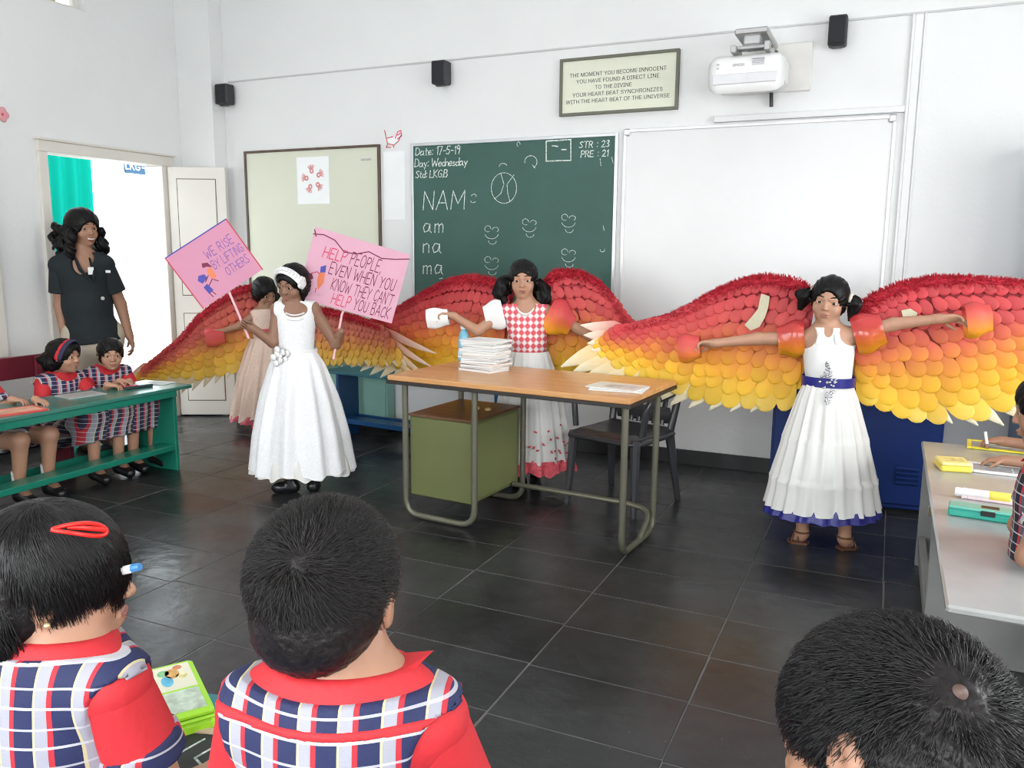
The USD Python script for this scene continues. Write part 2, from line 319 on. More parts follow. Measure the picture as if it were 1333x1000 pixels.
# tube lamps on the ceiling
LAMPW = plain('lamp_white', (.85, .85, .85), .4)
for i, (x, y) in enumerate(LAMPS):
    t = thing('tube_lamp', 'white fluorescent tube fitting on the ceiling, %s' % ('above the teacher\'s desk', 'above the middle of the room', 'over the left benches', 'over the seated children', 'over the right bench')[i], 'lamp', (x, y, ZC), group='ceiling tube lamps')
    part(t, 'housing', box(-.62, .62, -.05, .05, -.06, 0, .01), LAMPW)
    for e in (-.63, .605): part(t, 'end_cap', box(e, e+.025, -.03, .03, -.10, -.03, .004), LAMPW)
# outside the door
struct('ground_outside', box(XL-6, XL-.2, -4, 12, -.12, -.02), plain('paved_ground', (.55, .53, .5), .8))
struct('wall_corridor', box(-8.6, -8.4, 3.2, 12, -.1, 3.6), plain('corridor_white', (.86, .87, .86), .7, var=.02), label='white outside wall seen through the doorway')
TEAL = mat('teal_sheet', {'d': ('diffuse_bsdf', {'color': (.01, .33, .27)}), 't': ('translucent_bsdf', {'color': (.01, .50, .41)}), 'm': ('mix_closure', {'fac': .6})}, [('d.BSDF', 'm.closure1'), ('t.BSDF', 'm.closure2')], 'm.closure')
def hang(p0, p1, z0, z1, folds, amp, n=60):
    s = np.linspace(0, 1, n); zz = np.linspace(z0, z1, 12); d = np.array(p1)-np.array(p0); nn = np.array([-d[1], d[0]])/np.linalg.norm(d)
    V = []
    for z in zz:
        k = amp*(.4+.6*(z1-z)/(z1-z0))
        off = k*np.sin(s*folds*2*PI+.6*np.sin(z*2))
        V.append(np.stack([p0[0]+d[0]*s+nn[0]*off, p0[1]+d[1]*s+nn[1]*off, np.full(n, z)], 1))
    V = np.vstack(V); F = grid_faces(12, n); W = V.copy(); W[:, 0] += .004
    return trimesh.Trimesh(np.vstack([V, W]), np.vstack([F, F[:, ::-1]+len(V)]), process=False)
single('awning_sheet', hang((-7.4, 5.28), (-7.3, 5.86), -.0, 2.85, 4, .05), TEAL, 'teal green plastic sheet hanging outside the doorway', 'sheet', True)
pq = atx(178, 222, -8.39)
nb = thing('name_board', 'blue class name board on the wall outside the doorway', 'sign', (-8.39, pq[1], pq[2]))
part(nb, 'board', boxc((.012, 0, .035), (.024, .36, .15), .003), plain('sign_blue', (.004, .05, .11), .6))
tm = meshkit.text_mesh('LKG-B', .085, .003, bold=True); tm.vertices = tm.vertices-[tm.bounds[:, 0].mean(), 0, 0]
tm.vertices = np.stack([.024+tm.vertices[:, 2], tm.vertices[:, 0], tm.vertices[:, 1]], 1)
part(nb, 'lettering', tm, plain('sign_white', (.6, .6, .6), .6), label='white letters LKG-B')

# ------------------------------------------------------------------ boards and fittings on the back wall
ALU = plain('aluminium', (.62, .63, .64), .38, .6, var=.05)
DARKW = plain('dark_frame_wood', (.10, .065, .045), .45, var=.2, scale=20)
UX, UZ = np.array([1., 0, 0]), np.array([0, 0, 1.])
def framed(name, label, cat_, x0, x1, z0, z1, fw, fd, face, framem, yd=.012):
    t = thing(name, label, cat_, ((x0+x1)/2, YB, z0))
    part(t, 'surface', box(x0+fw*.5, x1-fw*.5, YB-yd, YB-.001, z0+fw*.5, z1-fw*.5), face, world=True)
    for a in ((x0, x0+fw, z0, z1), (x1-fw, x1, z0, z1)): part(t, 'frame_rail', box(a[0], a[1], YB-fd, YB, a[2], a[3], .002), framem, world=True)
    for a in ((x0+fw, x1-fw, z0, z0+fw), (x0+fw, x1-fw, z1-fw, z1)): part(t, 'frame_rail', box(a[0], a[1], YB-fd, YB, a[2], a[3], .002), framem, world=True)
    return t
def chalk_mat():
    n = {'tc': ('texture_coordinate', {}), 'n': ('noise_texture', {'scale': 90., 'detail': 2.}), 'r': ('rgb_ramp', {'ramp': [(.35, (.30, .38, .34)), (.62, (.80, .84, .80))]}), 'p': ('principled_bsdf', {'roughness': .9})}
    return mat('chalk', n, [('tc.object', 'n.vector'), ('n.fac', 'r.fac'), ('r.color', 'p.base_color')], 'p.BSDF')
CHALK = chalk_mat()
def green_board():
    n = {'tc': ('texture_coordinate', {}), 'n': ('noise_texture', {'scale': 2.5, 'detail': 6., 'roughness': .7}), 'r': ('rgb_ramp', {'ramp': [(.3, (.028, .088, .070)), (.62, (.036, .104, .084)), (.85, (.058, .135, .112))]}), 'p': ('principled_bsdf', {'roughness': .55})}
    return mat('green_chalkboard', n, [('tc.object', 'n.vector'), ('n.fac', 'r.fac'), ('r.color', 'p.base_color')], 'p.BSDF')
bb = framed('blackboard', 'green chalkboard covered in white chalk writing and doodles', 'chalkboard', -3.232, -1.668, .93, 2.143, .022, .02, green_board(), ALU)
def chalk(px, py, text, hpx, slant=.12, w=.0055, seed=0, wob=.05, gap=.22, name='chalk_text'):
    """chalk writing whose first letter stands at a spot on the board, capitals so many picture rows tall"""
    o = aty(px, py); h = hpx*depth(o)/FPX
    s, _ = writing(text, h, w, slant, wob, seed, gap)
    part(bb, name, shape_mesh(s, .0012, [o[0], YB-.012, o[2]], UX, UZ), CHALK, world=True)
def doodle(lines, w=.0042, name='chalk_drawing'):
    from shapely import union_all
    out = []
    for l in lines:
        P = [aty(x, y) for x, y in l]; out.append(ribbon([(p[0], p[2]) for p in P], w))
    part(bb, name, shape_mesh(union_all(out), .0012, [0, YB-.012, 0], UX, UZ), CHALK, world=True)
def arc(cx, cy, rx, ry, a0=0, a1=360, n=22): return [(cx+rx*math.cos(math.radians(a)), cy-ry*math.sin(math.radians(a))) for a in np.linspace(a0, a1, n)]
chalk(542, 203, 'Date: 17-5-19', 10, seed=1, w=.006, gap=.12); chalk(541, 218, 'Day: Wednesday', 10, seed=2, w=.006, gap=.1); chalk(542, 232, 'Std: LKG.B', 9, seed=3, w=.006, gap=.12)
chalk(552, 273, 'NAM', 24, .1, .0065, 4, gap=.2); chalk(552, 303, 'am', 21, .05, .0065, 5, gap=.25); chalk(552, 329, 'na', 22, .05, .0065, 6, gap=.25); chalk(552, 356, 'ma', 21, .05, .0065, 7, gap=.25)
chalk(755, 193, 'STR : 23', 8, .1, .006, 8, gap=.2); chalk(757, 205, 'PRE : 21', 8, .1, .006, 9, gap=.2)
doodle([arc(657, 245, 16.5, 20), [(653, 226), (657, 240), (653, 252), (645, 259)], [(670, 228), (661, 240), (662, 252), (665, 263)], arc(656, 217, 5, 4, 20, 180)])
doodle([[(712, 184), (744, 182), (744, 209), (712, 210), (712, 184)], [(720, 190), (727, 191)], [(732, 195), (738, 195)]], .008)
doodle([arc(692, 211, 8, 8, -60, 190), [(694, 215), (697, 219)]]); doodle([arc(676, 188, 2, 3, 0, 250)])
doodle([[(782, 207), (783, 216)], [(797, 205), (799, 213)], [(786, 294), (787, 300)]])
for q, (cx, cy) in enumerate(((641, 302), (690, 293), (741, 287), (641, 342), (741, 332))):
    doodle([arc(cx-5, cy-4, 4, 4, 0, 300), arc(cx+5, cy-3, 4, 3, -60, 180), arc(cx, cy+1, 9, 8, 195, 345), arc(cx+1, cy+12, 5, 4, 170, 360)], .0034)
doodle([arc(618, 255, 3, 2, -40, 180), arc(617, 262, 3, 2, 180, 350)]); doodle([arc(785, 325, 3, 3, 180, 380)]); doodle([[(573, 363), (577, 362)]])
WBM = plain('whiteboard_face', (.735, .735, .735), .3, var=.01)
wb = framed('whiteboard', 'large blank white marker board right of the chalkboard', 'whiteboard', -1.632, -.036, .90, 2.158, .02, .022, WBM, plain('pale_frame', (.72, .72, .72), .35, .3))
for x in (-1.632, -.036-.045): part(wb, 'corner_cap', box(x, x+.045, YB-.026, YB-.001, 2.158-.042, 2.162, .008), ALU, world=True)
SOFT = plain('cream_felt', (.66, .67, .55), .9, var=.02, scale=3, bump=.001, bscale=300)
sb = framed('pin_board', 'cream pin board in a dark wooden frame left of the chalkboard', 'pin board', -4.785, -3.498, .72, 2.15, .018, .024, SOFT, DARKW)
PAPER = plain('white_paper', (.84, .85, .85), .7, var=.02)
HANDR = plain('faded_red_paint', (.62, .26, .26), .8, var=.2, scale=60)
pp = thing('paper_sheet', 'white paper with a ring of red handprints pinned to the cream board', 'paper', aty(408, 266, YB-.012))
q0, q1 = aty(388, 266, YB-.012), aty(428, 203, YB-.012)
part(pp, 'sheet', box(q0[0], q1[0], YB-.0145, YB-.0124, q0[2], q1[2]), PAPER, world=True)
from shapely.geometry import LineString, Point, Polygon
from shapely import union_all, affinity
hc = (q0+q1)/2
for k in range(5):
    a = math.radians(100+72*k); c = (.062*math.cos(a), .062*math.sin(a))
    g = [Point(c).buffer(.020, 6)]
    for b in (-.7, -.35, 0, .3, .65): g.append(LineString([c, (c[0]+.046*math.cos(a+b), c[1]+.046*math.sin(a+b))]).buffer(.004))
    part(pp, 'handprint', shape_mesh(union_all(g).difference(Point(c).buffer(.007)), .0008, [hc[0], YB-.0145, hc[2]+.01], UX, UZ), HANDR, world=True)
q = aty(477, 208); nt = single('paper_note', box(q[0]-.04, q[0]+.05, YB-.0135, YB-.012, q[2]-.008, q[2]+.008), plain('grey_print', (.45, .45, .42), .8, var=.3, scale=90), 'tiny grey printed strip in the upper right corner of the cream board', 'note')
# red bird cut-out
bird = thing('paper_bird', 'red outlined paper bird stuck on the wall left of the chalkboard', 'decoration', aty(511, 192))
bo = aty(511, 181)
def wline(t, name, lines, m, w=.006, y=None, th=.0015):
    out = [ribbon([(aty(a, b)[0], aty(a, b)[2]) for a, b in l], w) for l in lines]
    part(t, name, shape_mesh(union_all(out), th, [0, y or YB-.003, 0], UX, UZ), m, world=True)
part(bird, 'body', shape_mesh(Polygon([(aty(a, b)[0], aty(a, b)[2]) for a, b in [(500, 171), (504, 179), (514, 178), (521, 170), (524, 176), (519, 185), (513, 189), (505, 188), (502, 182)]]), .0025, [0, YB-.0005, 0], UX, UZ), PAPER, world=True)
RED0 = plain('red_ink', (.55, .06, .09), .7)
wline(bird, 'outline', [[(501, 170), (503, 180), (505, 187), (513, 189), (519, 184), (523, 175)], [(504, 180), (512, 178)], [(505, 188), (503, 192), (509, 192)], [(512, 189), (513, 192)]], RED0)
wline(bird, 'tail', [[(515, 180), (518, 172), (522, 170), (523, 177), (518, 181)], [(518, 176), (521, 174)]], plain('pink_ink', (.75, .16, .25), .7), .009)
wp = aty(517, 205); single('wall_paper_sheet', box(aty(499, 205)[0], aty(527, 205)[0], YB-.004, YB, 1.6, aty(517, 197)[2], .001), PAPER, 'blank white paper strip between the cream board and the chalkboard', 'paper')
# quotation frame
qf = thing('framed_quotation', 'small framed quotation in capitals above the chalkboard', 'picture', (-1.68, YB, 2.262))
X0, X1, Z0, Z1 = -2.076, -1.287, 2.262, 2.622
part(qf, 'card', box(X0+.01, X1-.01, YB-.02, YB-.004, Z0+.01, Z1-.01), plain('quote_cream', (.70, .71, .58), .35, var=.02), world=True)
OLIVE = plain('olive_frame', (.13, .13, .095), .4)
for a in ((X0, X0+.018, Z0, Z1), (X1-.018, X1, Z0, Z1), (X0+.018, X1-.018, Z0, Z0+.018), (X0+.018, X1-.018, Z1-.018, Z1)): part(qf, 'frame_rail', box(a[0], a[1], YB-.034, YB, a[2], a[3], .002), OLIVE, world=True)
INK = plain('dark_ink', (.06, .06, .06), .7)
for i, (tx, wd) in enumerate((('THE MOMENT YOU BECOME INNOCENT', .64), ('YOU HAVE FOUND A DIRECT LINE', .55), ('TO THE DIVINE', .245), ('YOUR HEART BEAT SYNCHRONIZES', .60), ('WITH THE HEART BEAT OF THE UNIVERSE', .69))):
    m = meshkit.text_mesh(tx, .024, .001); k = wd/m.extents[0]; m.vertices = (m.vertices-[m.bounds[:, 0].mean(), 0, 0])*[k, 1, 1]
    z = Z1-.118-i*.0415; x = (X0+X1)/2+(-.006 if i != 2 else -.03)
    part(qf, 'lettering', trimesh.Trimesh(np.stack([x+m.vertices[:, 0], YB-.0201-m.vertices[:, 2], z+m.vertices[:, 1]], 1), m.faces, process=False), INK, world=True)
# three loudspeakers
SPK = plain('black_speaker', (.030, .031, .034), .55, var=.1, scale=90, bump=.0006, bscale=500)
for i, (pa, pb, lab) in enumerate((((282, 111), (305, 136), 'small black wall loudspeaker in the corner above the open door'), ((563, 81), (587, 110), 'small black wall loudspeaker above the chalkboard'), ((1078, 23), (1104, 60), 'small black wall loudspeaker right of the projector'))):
    c = aty((pa[0]+pb[0])/2, (pa[1]+pb[1])/2, YB-.06); w = (pb[0]-pa[0])*depth(c)/FPX*.86; h = (pb[1]-pa[1])*depth(c)/FPX
    t = thing('wall_speaker', lab, 'loudspeaker', (c[0], YB, c[2]-h/2), group='wall loudspeakers')
    part(t, 'cabinet', box(-w/2, w/2, -.115, -.02, 0, h, .008), SPK); part(t, 'grille', box(-w/2+.008, w/2-.008, -.122, -.11, .008, h-.008, .005), plain('speaker_cloth', (.016, .017, .02), .85, bump=.001, bscale=900))
    part(t, 'bracket', box(-.02, .02, -.03, 0, h*.3, h*.7, .003), plain('dark_steel', (.08, .08, .085), .4, .6)); part(t, 'foot', box(-w*.3, w*.3, -.09, -.06, -.012, .0005, .002), LOOK['dark_steel'])
# projector on its wall mount
pj = thing('projector', 'white ceiling style projector on a wall mount above the whiteboard', 'projector', (-.86, YB, 2.35))
PJW = plain('projector_white', (.80, .80, .79), .35, var=.015); PJG = plain('projector_grey', (.50, .50, .52), .4)
a = aty(965, 62, YB-.01); b = aty(1055, 118, YB-.01)
part(pj, 'wall_plate', box(a[0], b[0], YB-.02, YB, b[2], a[2], .006), plain('plate_cream', (.74, .72, .69), .5), world=True)
Yp = 4.86; a = aty(922, 70, Yp); b = aty(1017, 113, Yp); pw = b[0]-a[0]; ph = a[2]-b[2]+.004
prof = np.array([(0, .04), (-.03, .0), (-.085, -.01), (-.115, .02), (-.12, .12), (-.105, .165), (-.07, .19), (.0, .195), (.20, .195), (.22, .17), (.22, .05), (.20, .03)]); prof[:, 1] *= ph/.205
nx = 15; xs = np.linspace(0, pw, nx); V = []
for i, x in enumerate(xs):
    e = min(x, pw-x)/pw; k = 1-.28*max(0, 1-e/.12)**2; cz = ph*.5
    V.append(np.stack([np.full(len(prof), x), prof[:, 0]*(k if True else 1), cz+(prof[:, 1]-cz)*k], 1))
V = np.vstack(V); F = grid_faces(nx, len(prof), True)
def capf(off, n, rev): return [(off, off+i+(1 if rev else 0), off+i+(0 if rev else 1)) for i in range(1, n-1)]
F = np.vstack([F, capf(0, len(prof), False), capf((nx-1)*len(prof), len(prof), True)])
pm = trimesh.Trimesh(V, F, process=False); pm.fix_normals(); pm.apply_translation([a[0], Yp+.12, b[2]])
bd = part(pj, 'housing', pm, PJW, smooth=40, world=True)
part(pj, 'front_band', place(box(.03, pw-.03, -.004, .02, ph*.16, ph*.42, .003), None, (a[0], Yp, b[2])), plain('projector_front', (.66, .66, .68), .4), world=True)
part(pj, 'vent', cat(*[place(box(pw*.60, pw*.76, -.003, .01, ph*.60+j*.011, ph*.60+j*.011+.006), None, (a[0], Yp, b[2])) for j in range(4)]), PJG, world=True)
part(pj, 'indicator', cat(*[place(boxc((pw*.14, -.001, ph*zz), (.012, .01, .006)), None, (a[0], Yp, b[2])) for zz in (.58, .68)]), PJG, world=True)
m = meshkit.text_mesh('EPSON', .014, .003, bold=True); part(pj, 'lettering', trimesh.Trimesh(np.stack([a[0]+pw*.34+m.vertices[:, 0], Yp-m.vertices[:, 2], b[2]+ph*.60+m.vertices[:, 1]], 1), m.faces, process=False), PJG, world=True)
ST = plain('bracket_steel', (.50, .50, .50), .35, .7)
tz = b[2]+ph; mx = (a[0]+b[0])/2+.03
part(pj, 'mount_arm', cat(box(mx-.09, mx+.09, Yp-.02, YB-.02, tz+.075, tz+.11, .008), box(mx-.045, mx+.045, Yp+.02, Yp+.10, tz+.03, tz+.08, .006)), ST, world=True)
part(pj, 'mount_bracket', cat(box(mx-.11, mx-.08, Yp+.0, Yp+.2, tz-.01, tz+.03, .004), box(mx+.07, mx+.10, Yp+.0, Yp+.2, tz-.01, tz+.04, .004), box(mx-.11, mx+.1, Yp+.05, Yp+.12, tz+.015, tz+.032, .003)), ST, world=True)
part(pj, 'cable', tube(fillet([aty(1000, 72, Yp+.2), aty(1012, 66, YB-.05), aty(1010, 100, YB-.03), aty(1004, 118, YB-.03), aty(1004, 139, YB-.03)], .05), .011, 8), BLACKP, True, world=True)
# odds and ends
fl_ = atx(2, 149, XL); 
dc = thing('wall_flower', 'small pink paper flower on the left wall at the picture edge', 'decoration', fl_)
part(dc, 'petal', cat(*[place(lathe([(0, .006), (.02, .008), (.024, .002), (0, 0)], 10), roty(PI/2), (0.002, .026*math.cos(k*1.2566), .026*math.sin(k*1.2566))) for k in range(5)]), plain('pink_paper', (.72, .33, .36), .8), True)
part(dc, 'centre', place(lathe([(0, .012), (.012, .009), (.014, 0), (0, 0)], 10), roty(PI/2)), RED0, True)
# ------------------------------------------------------------------ furniture
def wood(name, c1, c2, rough=.35, sc=4., st=(1, 12, 12)):
    n = {'tc': ('texture_coordinate', {}), 'mp': ('mapping', {'scale': st}), 'n': ('noise_texture', {'scale': sc, 'detail': 5., 'roughness': .6}), 'r': ('rgb_ramp', {'ramp': [(.3, c1), (.7, c2)]}), 'p': ('principled_bsdf', {'roughness': rough})}
    return mat(name, n, [('tc.object', 'mp.vector'), ('mp.vector', 'n.vector'), ('n.fac', 'r.fac'), ('r.color', 'p.base_color')], 'p.BSDF')
TEAK = wood('teak_laminate', (.56, .27, .10), (.70, .38, .165), .3, 3., (.6, 9, 9))
OLIVEG = plain('olive_steel', (.135, .15, .055), .45, var=.06, scale=4); TUBEG = plain('grey_olive_tube', (.15, .145, .105), .35, .35, var=.08)
BROWNT = wood('brown_worktop', (.10, .045, .025), (.17, .08, .045), .4)
EDGE = plain('black_edge_band', (.025, .02, .018), .5)
DR = -4.6; DL = (-2.225, 3.545, 0)
dk = thing('teacher_desk', 'wooden topped desk on tubular legs with an olive steel cupboard', 'desk', DL, DR)
part(dk, 'tabletop', box(-.085, 1.238, -.035, .60, .722, .748, .003), TEAK)
part(dk, 'edge_band', box(-.09, 1.243, -.04, .605, .704, .7215, .002), EDGE)
part(dk, 'side_frame', tube(fillet([(1.205, 0, .704), (1.205, 0, .016), (1.205, .42, .016), (1.205, .42, .704)], .09, 8), .016, 12), TUBEG, True)
part(dk, 'front_frame', tube(fillet([(0, 0, .704), (0, 0, .016), (.42, 0, .016), (.42, 0, .704)], .09, 8), .016, 12), TUBEG, True)
part(dk, 'rear_frame', tube(fillet([(.0, .53, .704), (0, .53, .016), (.405, .53, .016), (.405, .53, .704)], .09, 8), .016, 12), TUBEG, True)
part(dk, 'foot_rail', tube(fillet([(.405, .42, .13), (1.06, .42, .13), (1.20, .40, .115), (1.205, .24, .022)], .09, 10), .014, 10), TUBEG, True)
part(dk, 'rail_strut', tube([(.42, .42, .13), (.415, .52, .10)], .01, 8), TUBEG, True)
cb = part(dk, 'cupboard', box(.012, .392, .02, .505, .115, .535, .006), OLIVEG)
part(cb, 'cupboard_top', box(.008, .396, .015, .51, .536, .550, .003), BROWNT)
part(cb, 'side_panel', box(.3925, .395, .05, .48, .135, .52, .001), plain('olive_panel', (.175, .19, .075), .4, var=.05))
part(cb, 'drawer', cat(box(.03, .37, .5055, .512, .36, .52, .002)), OLIVEG); part(cb, 'door', box(.03, .37, .5055, .512, .13, .35, .002), OLIVEG)
for x in (.16, .23):
    q = rotz(math.radians(DR)) @ np.array([x+.1, .28, .551])+np.array(DL)
    single('wooden_peg', place(lathe([(0, 0), (.016, .001), (.018, .008), (.012, .016), (0, .017)], 14), None, q), plain('peg_tan', (.45, .30, .13), .5), 'small tan %s lying on the brown cupboard top under the desk' % ('knob nearer the left' if x == .16 else 'knob nearer the right'), 'knob', True)
# stack of exercise books, each a book of its own
BC = [(.72, .58, .56), (.80, .80, .80), (.45, .45, .52), (.78, .62, .55), (.82, .82, .82), (.70, .72, .78), (.80, .81, .84), (.62, .60, .62), (.82, .82, .80), (.74, .76, .80), (.83, .83, .83), (.55, .57, .60), (.82, .83, .84), (.80, .80, .79), (.84, .84, .83)]
PAGES = plain('book_pages', (.78, .77, .74), .8, var=.08, scale=3, stretch=(1, 1, 120))
bp = atz(632, 482, .748); zt = .7485
ORD = ['bottom', 'second from the bottom', 'third from the bottom', 'fourth from the bottom', 'fifth from the bottom', 'sixth from the bottom', 'seventh from the bottom', 'eighth, the middle one', 'seventh from the top', 'sixth from the top', 'fifth from the top', 'fourth from the top', 'third from the top', 'second from the top', 'topmost']
CN = {0: 'pinkish', 2: 'grey', 3: 'peach', 5: 'pale blue', 7: 'mauve grey', 11: 'dark grey edged'}
for i, c in enumerate(BC):
    th = rnd.uniform(.008, .0135); w, d = rnd.uniform(.205, .235), rnd.uniform(.15, .175); a = rnd.uniform(-9, 9)-6
    t = thing('exercise_book', f'{CN.get(i, "white")} exercise book in the stack on the teacher desk, {ORD[i]}', 'book', (bp[0]+rnd.uniform(-.012, .012), bp[1]+rnd.uniform(-.01, .01), zt), a, 'exercise books stacked on the desk')
    cm = plain('cover_%d' % i, c, .45, var=.05, scale=14)
    def bent(m, k): m.vertices[:, 2] += k*np.maximum(0, m.vertices[:, 0]/w*2-.1)**2+.0; return m
    k = rnd.uniform(0, .004)
    def sheet(z0, z1, e=0):
        n = 9; xs = np.linspace(-w/2+e, w/2-e, n); V = []; 
        for x in xs: V += [(x, -d/2+e, z0), (x, d/2-e, z0), (x, d/2-e, z1), (x, -d/2+e, z1)]
        F = grid_faces(n, 4, True); F = np.vstack([F, [(0, 1, 2), (0, 2, 3)], [(4*n-4, 4*n-2, 4*n-3), (4*n-4, 4*n-1, 4*n-2)]])
        m = trimesh.Trimesh(V, F, process=False); m.fix_normals(); return m
    part(t, 'cover', cat(sheet(0, .0008), sheet(th-.0008, th)), cm)
    part(t, 'pages', sheet(.0009, th-.0009, .003), PAGES)
    zt += th+.0006
# bottle behind the stack
bo = atz(604, 470, .748)
bt = thing('water_bottle', 'pale blue plastic bottle with a white cap behind the exercise books', 'bottle', (bo[0], bo[1], .7485))
part(bt, 'body', lathe([(0, 0), (.030, .0), (.034, .006), (.034, .06), (.031, .07), (.034, .08), (.034, .125), (.026, .16), (.018, .175), (.017, .185), (0, .185)], 28), plain('bottle_blue', (.25, .62, .82), .2, var=.03, transmission_weight=.25), True)
part(bt, 'cap', lathe([(0, .222), (.017, .222), (.020, .216), (.020, .186), (0, .186)], 24), plain('cap_white', (.78, .80, .82), .35), 40)
part(bt, 'label', lathe([(.0345, .02), (.0348, .022), (.0348, .056), (.0345, .058)], 28), plain('bottle_label', (.55, .72, .82), .5), True)
# magazines at the right end of the desk
mc = atz(806, 507, .748)
for i, (a, o, lab) in enumerate(((8, (0, 0), 'glossy magazine lying under another at the right end of the desk'), (-4, (-.012, .012), 'glossy magazine on top of another at the right end of the desk'))):
    t = thing('magazine', lab, 'magazine', (mc[0]+o[0], mc[1]+o[1], .7485+.0068*i), a-4, 'magazines on the desk')
    part(t, 'pages', box(-.125, .125, -.085, .085, .0006, .0055), PAGES)
    part(t, 'cover', box(-.127, .127, -.087, .087, .0055, .0063), plain('glossy_cover', (.66, .70, .68), .25, var=.03) if i else PAPER)
    if i: part(t, 'picture', box(-.05, .03, -.045, .04, .0063, .0067), plain('cover_picture', (.42, .47, .46), .3, var=.5, scale=26)); part(t, 'picture', box(.05, .10, -.06, .05, .0063, .0067), plain('cover_text', (.55, .56, .55), .3, var=.4, scale=60, stretch=(1, 6, 1)))
# dark grey plastic armchair
CH = plain('grey_chair_plastic', (.042, .042, .046), .25, var=.05)
chl = (-1.285, 4.285, 0)
ch = thing('plastic_chair', 'dark grey moulded plastic armchair behind the desk', 'chair', chl, -15)
nx = 13; g = np.linspace(-1, 1, nx); V = []
for y in g:
    for x in g:
        e = max(abs(x), abs(y)); z = .425+.012*(e**4)-.014*(1-x*x)*(1-y*y)
        V.append((x*.205, y*.20, z-(.03*max(0, (e-.86)/.14)**2)))
V = np.array(V); F = grid_faces(nx, nx); W = V-[0, 0, .016]
part(ch, 'seat', trimesh.Trimesh(np.vstack([V, W]), np.vstack([F[:, ::-1], F+len(V)]), process=False), CH, True)
part(ch, 'seat_rim', tube(fillet([(-.205, -.20, .392), (.205, -.20, .392), (.205, .2, .392), (-.205, .2, .392), (-.205, -.18, .392)], .07, 6), .018, 8, 1.9), CH, True)
for sx in (-1, 1):
    part(ch, 'leg', tube([(sx*.195, -.185, .41), (sx*.205, -.20, .2), (sx*.215, -.215, 0)], [.028, .023, .017], 8), CH, 40)
    part(ch, 'leg', tube([(sx*.185, .185, .41), (sx*.205, .215, .2), (sx*.222, .25, 0)], [.028, .023, .017], 8), CH, 40)
    part(ch, 'back_post', tube([(sx*.19, .19, .40), (sx*.205, .235, .58), (sx*.215, .27, .73), (sx*.19, .285, .78)], [.022, .02, .018, .016], 8), CH, True)
    part(ch, 'arm', tube(fillet([(sx*.215, .25, .63), (sx*.245, .05, .625), (sx*.235, -.14, .61), (sx*.21, -.15, .43)], .06, 6), [.022]*14, 8, .7), CH, True)
part(ch, 'top_rail', tube(fillet([(-.2, .283, .765), (-.1, .30, .80), (.1, .30, .80), (.2, .283, .765)], .05, 5), .022, 8, .6), CH, True)
for k in range(6):
    x = -.125+.05*k; part(ch, 'slat', tube([(x, .205, .425), (x*1.05, .245, .6), (x*1.08, .295, .79)], .016, 6, .35, side=(1, 0, 0)), CH, True)
part(ch, 'back_panel', tube([(-.17, .215, .48), (.17, .215, .48)], .045, 8, .25), CH, True)

# ---- the children's desks
GREEN = plain('green_enamel', (.012, .20, .135), .25, var=.08, scale=5); BLUEE = plain('blue_enamel', (.012, .075, .22), .35, var=.08); TEALT = plain('teal_blue_top', (.05, .19, .24), .35, var=.06)
GTOP = plain('green_desk_top', (.045, .20, .155), .22, var=.1, scale=6); MAROON = plain('maroon_enamel', (.16, .015, .03), .35, var=.08)
GREYT = plain('grey_desk_top', (.36, .365, .36), .25, var=.12, scale=5); GREYP = plain('grey_desk_side', (.22, .22, .215), .4, var=.08)
def pupil_desk(label, loc, rot, L, W, H, top, side, shelf=.13, apron=True, nm='bench_desk'):
    """top along local x from 0 to L; its free long edge at y=0, the seat side at y=W"""
    t = thing(nm, label, 'desk', loc, rot)
    part(t, 'desktop', box(0, L, 0, W, H-.022, H, .004), top)
    if apron: part(t, 'apron', box(.01, L-.12, .006, .024, H-.06, H-.0225, .002), side)
    for x in (.10, L-.13): part(t, 'side_panel', box(x, x+.026, .03, W-.03, 0, H-.023, .003), side)
    part(t, 'shelf_board', box(.126, L-.13, .035, .16, shelf-.022, shelf+.012, .003), side)
    part(t, 'foot_rail', box(.126, L-.13, W-.045, W-.031, .10, .15, .003), side)
    return t
# left: green desk along y, children to its left
pupil_desk('green enamelled bench desk with children seated behind it on the left', (-3.955, 1.9, 0), 90, 1.90, .40, .535, GTOP, GREEN, .155)
bn = thing('bench', 'maroon bench with a back rail behind the green desk', 'bench', (-4.78, 1.9, 0))
part(bn, 'seat_board', box(-.14, .16, 0, 1.75, .30, .328, .004), MAROON)
part(bn, 'back_rail', box(-.19, -.165, -.0, 1.75, .56, .70, .004), MAROON)
for y in (.12, 1.55):
    part(bn, 'side_panel', box(-.12, .12, y, y+.026, 0, .2995, .003), MAROON); part(bn, 'back_post', box(-.164, -.141, y, y+.04, .0, .69, .003), MAROON)
# middle: blue desk by the wall
bs = atz(437, 479, .50)+[.0, -.16, 0]
pupil_desk('blue enamelled bench desk standing behind the teacher desk by the wall', (bs[0], bs[1], 0), -6, 1.6, .28, .505, TEALT, BLUEE, .14, False)
# right: grey desk along y, children to its right

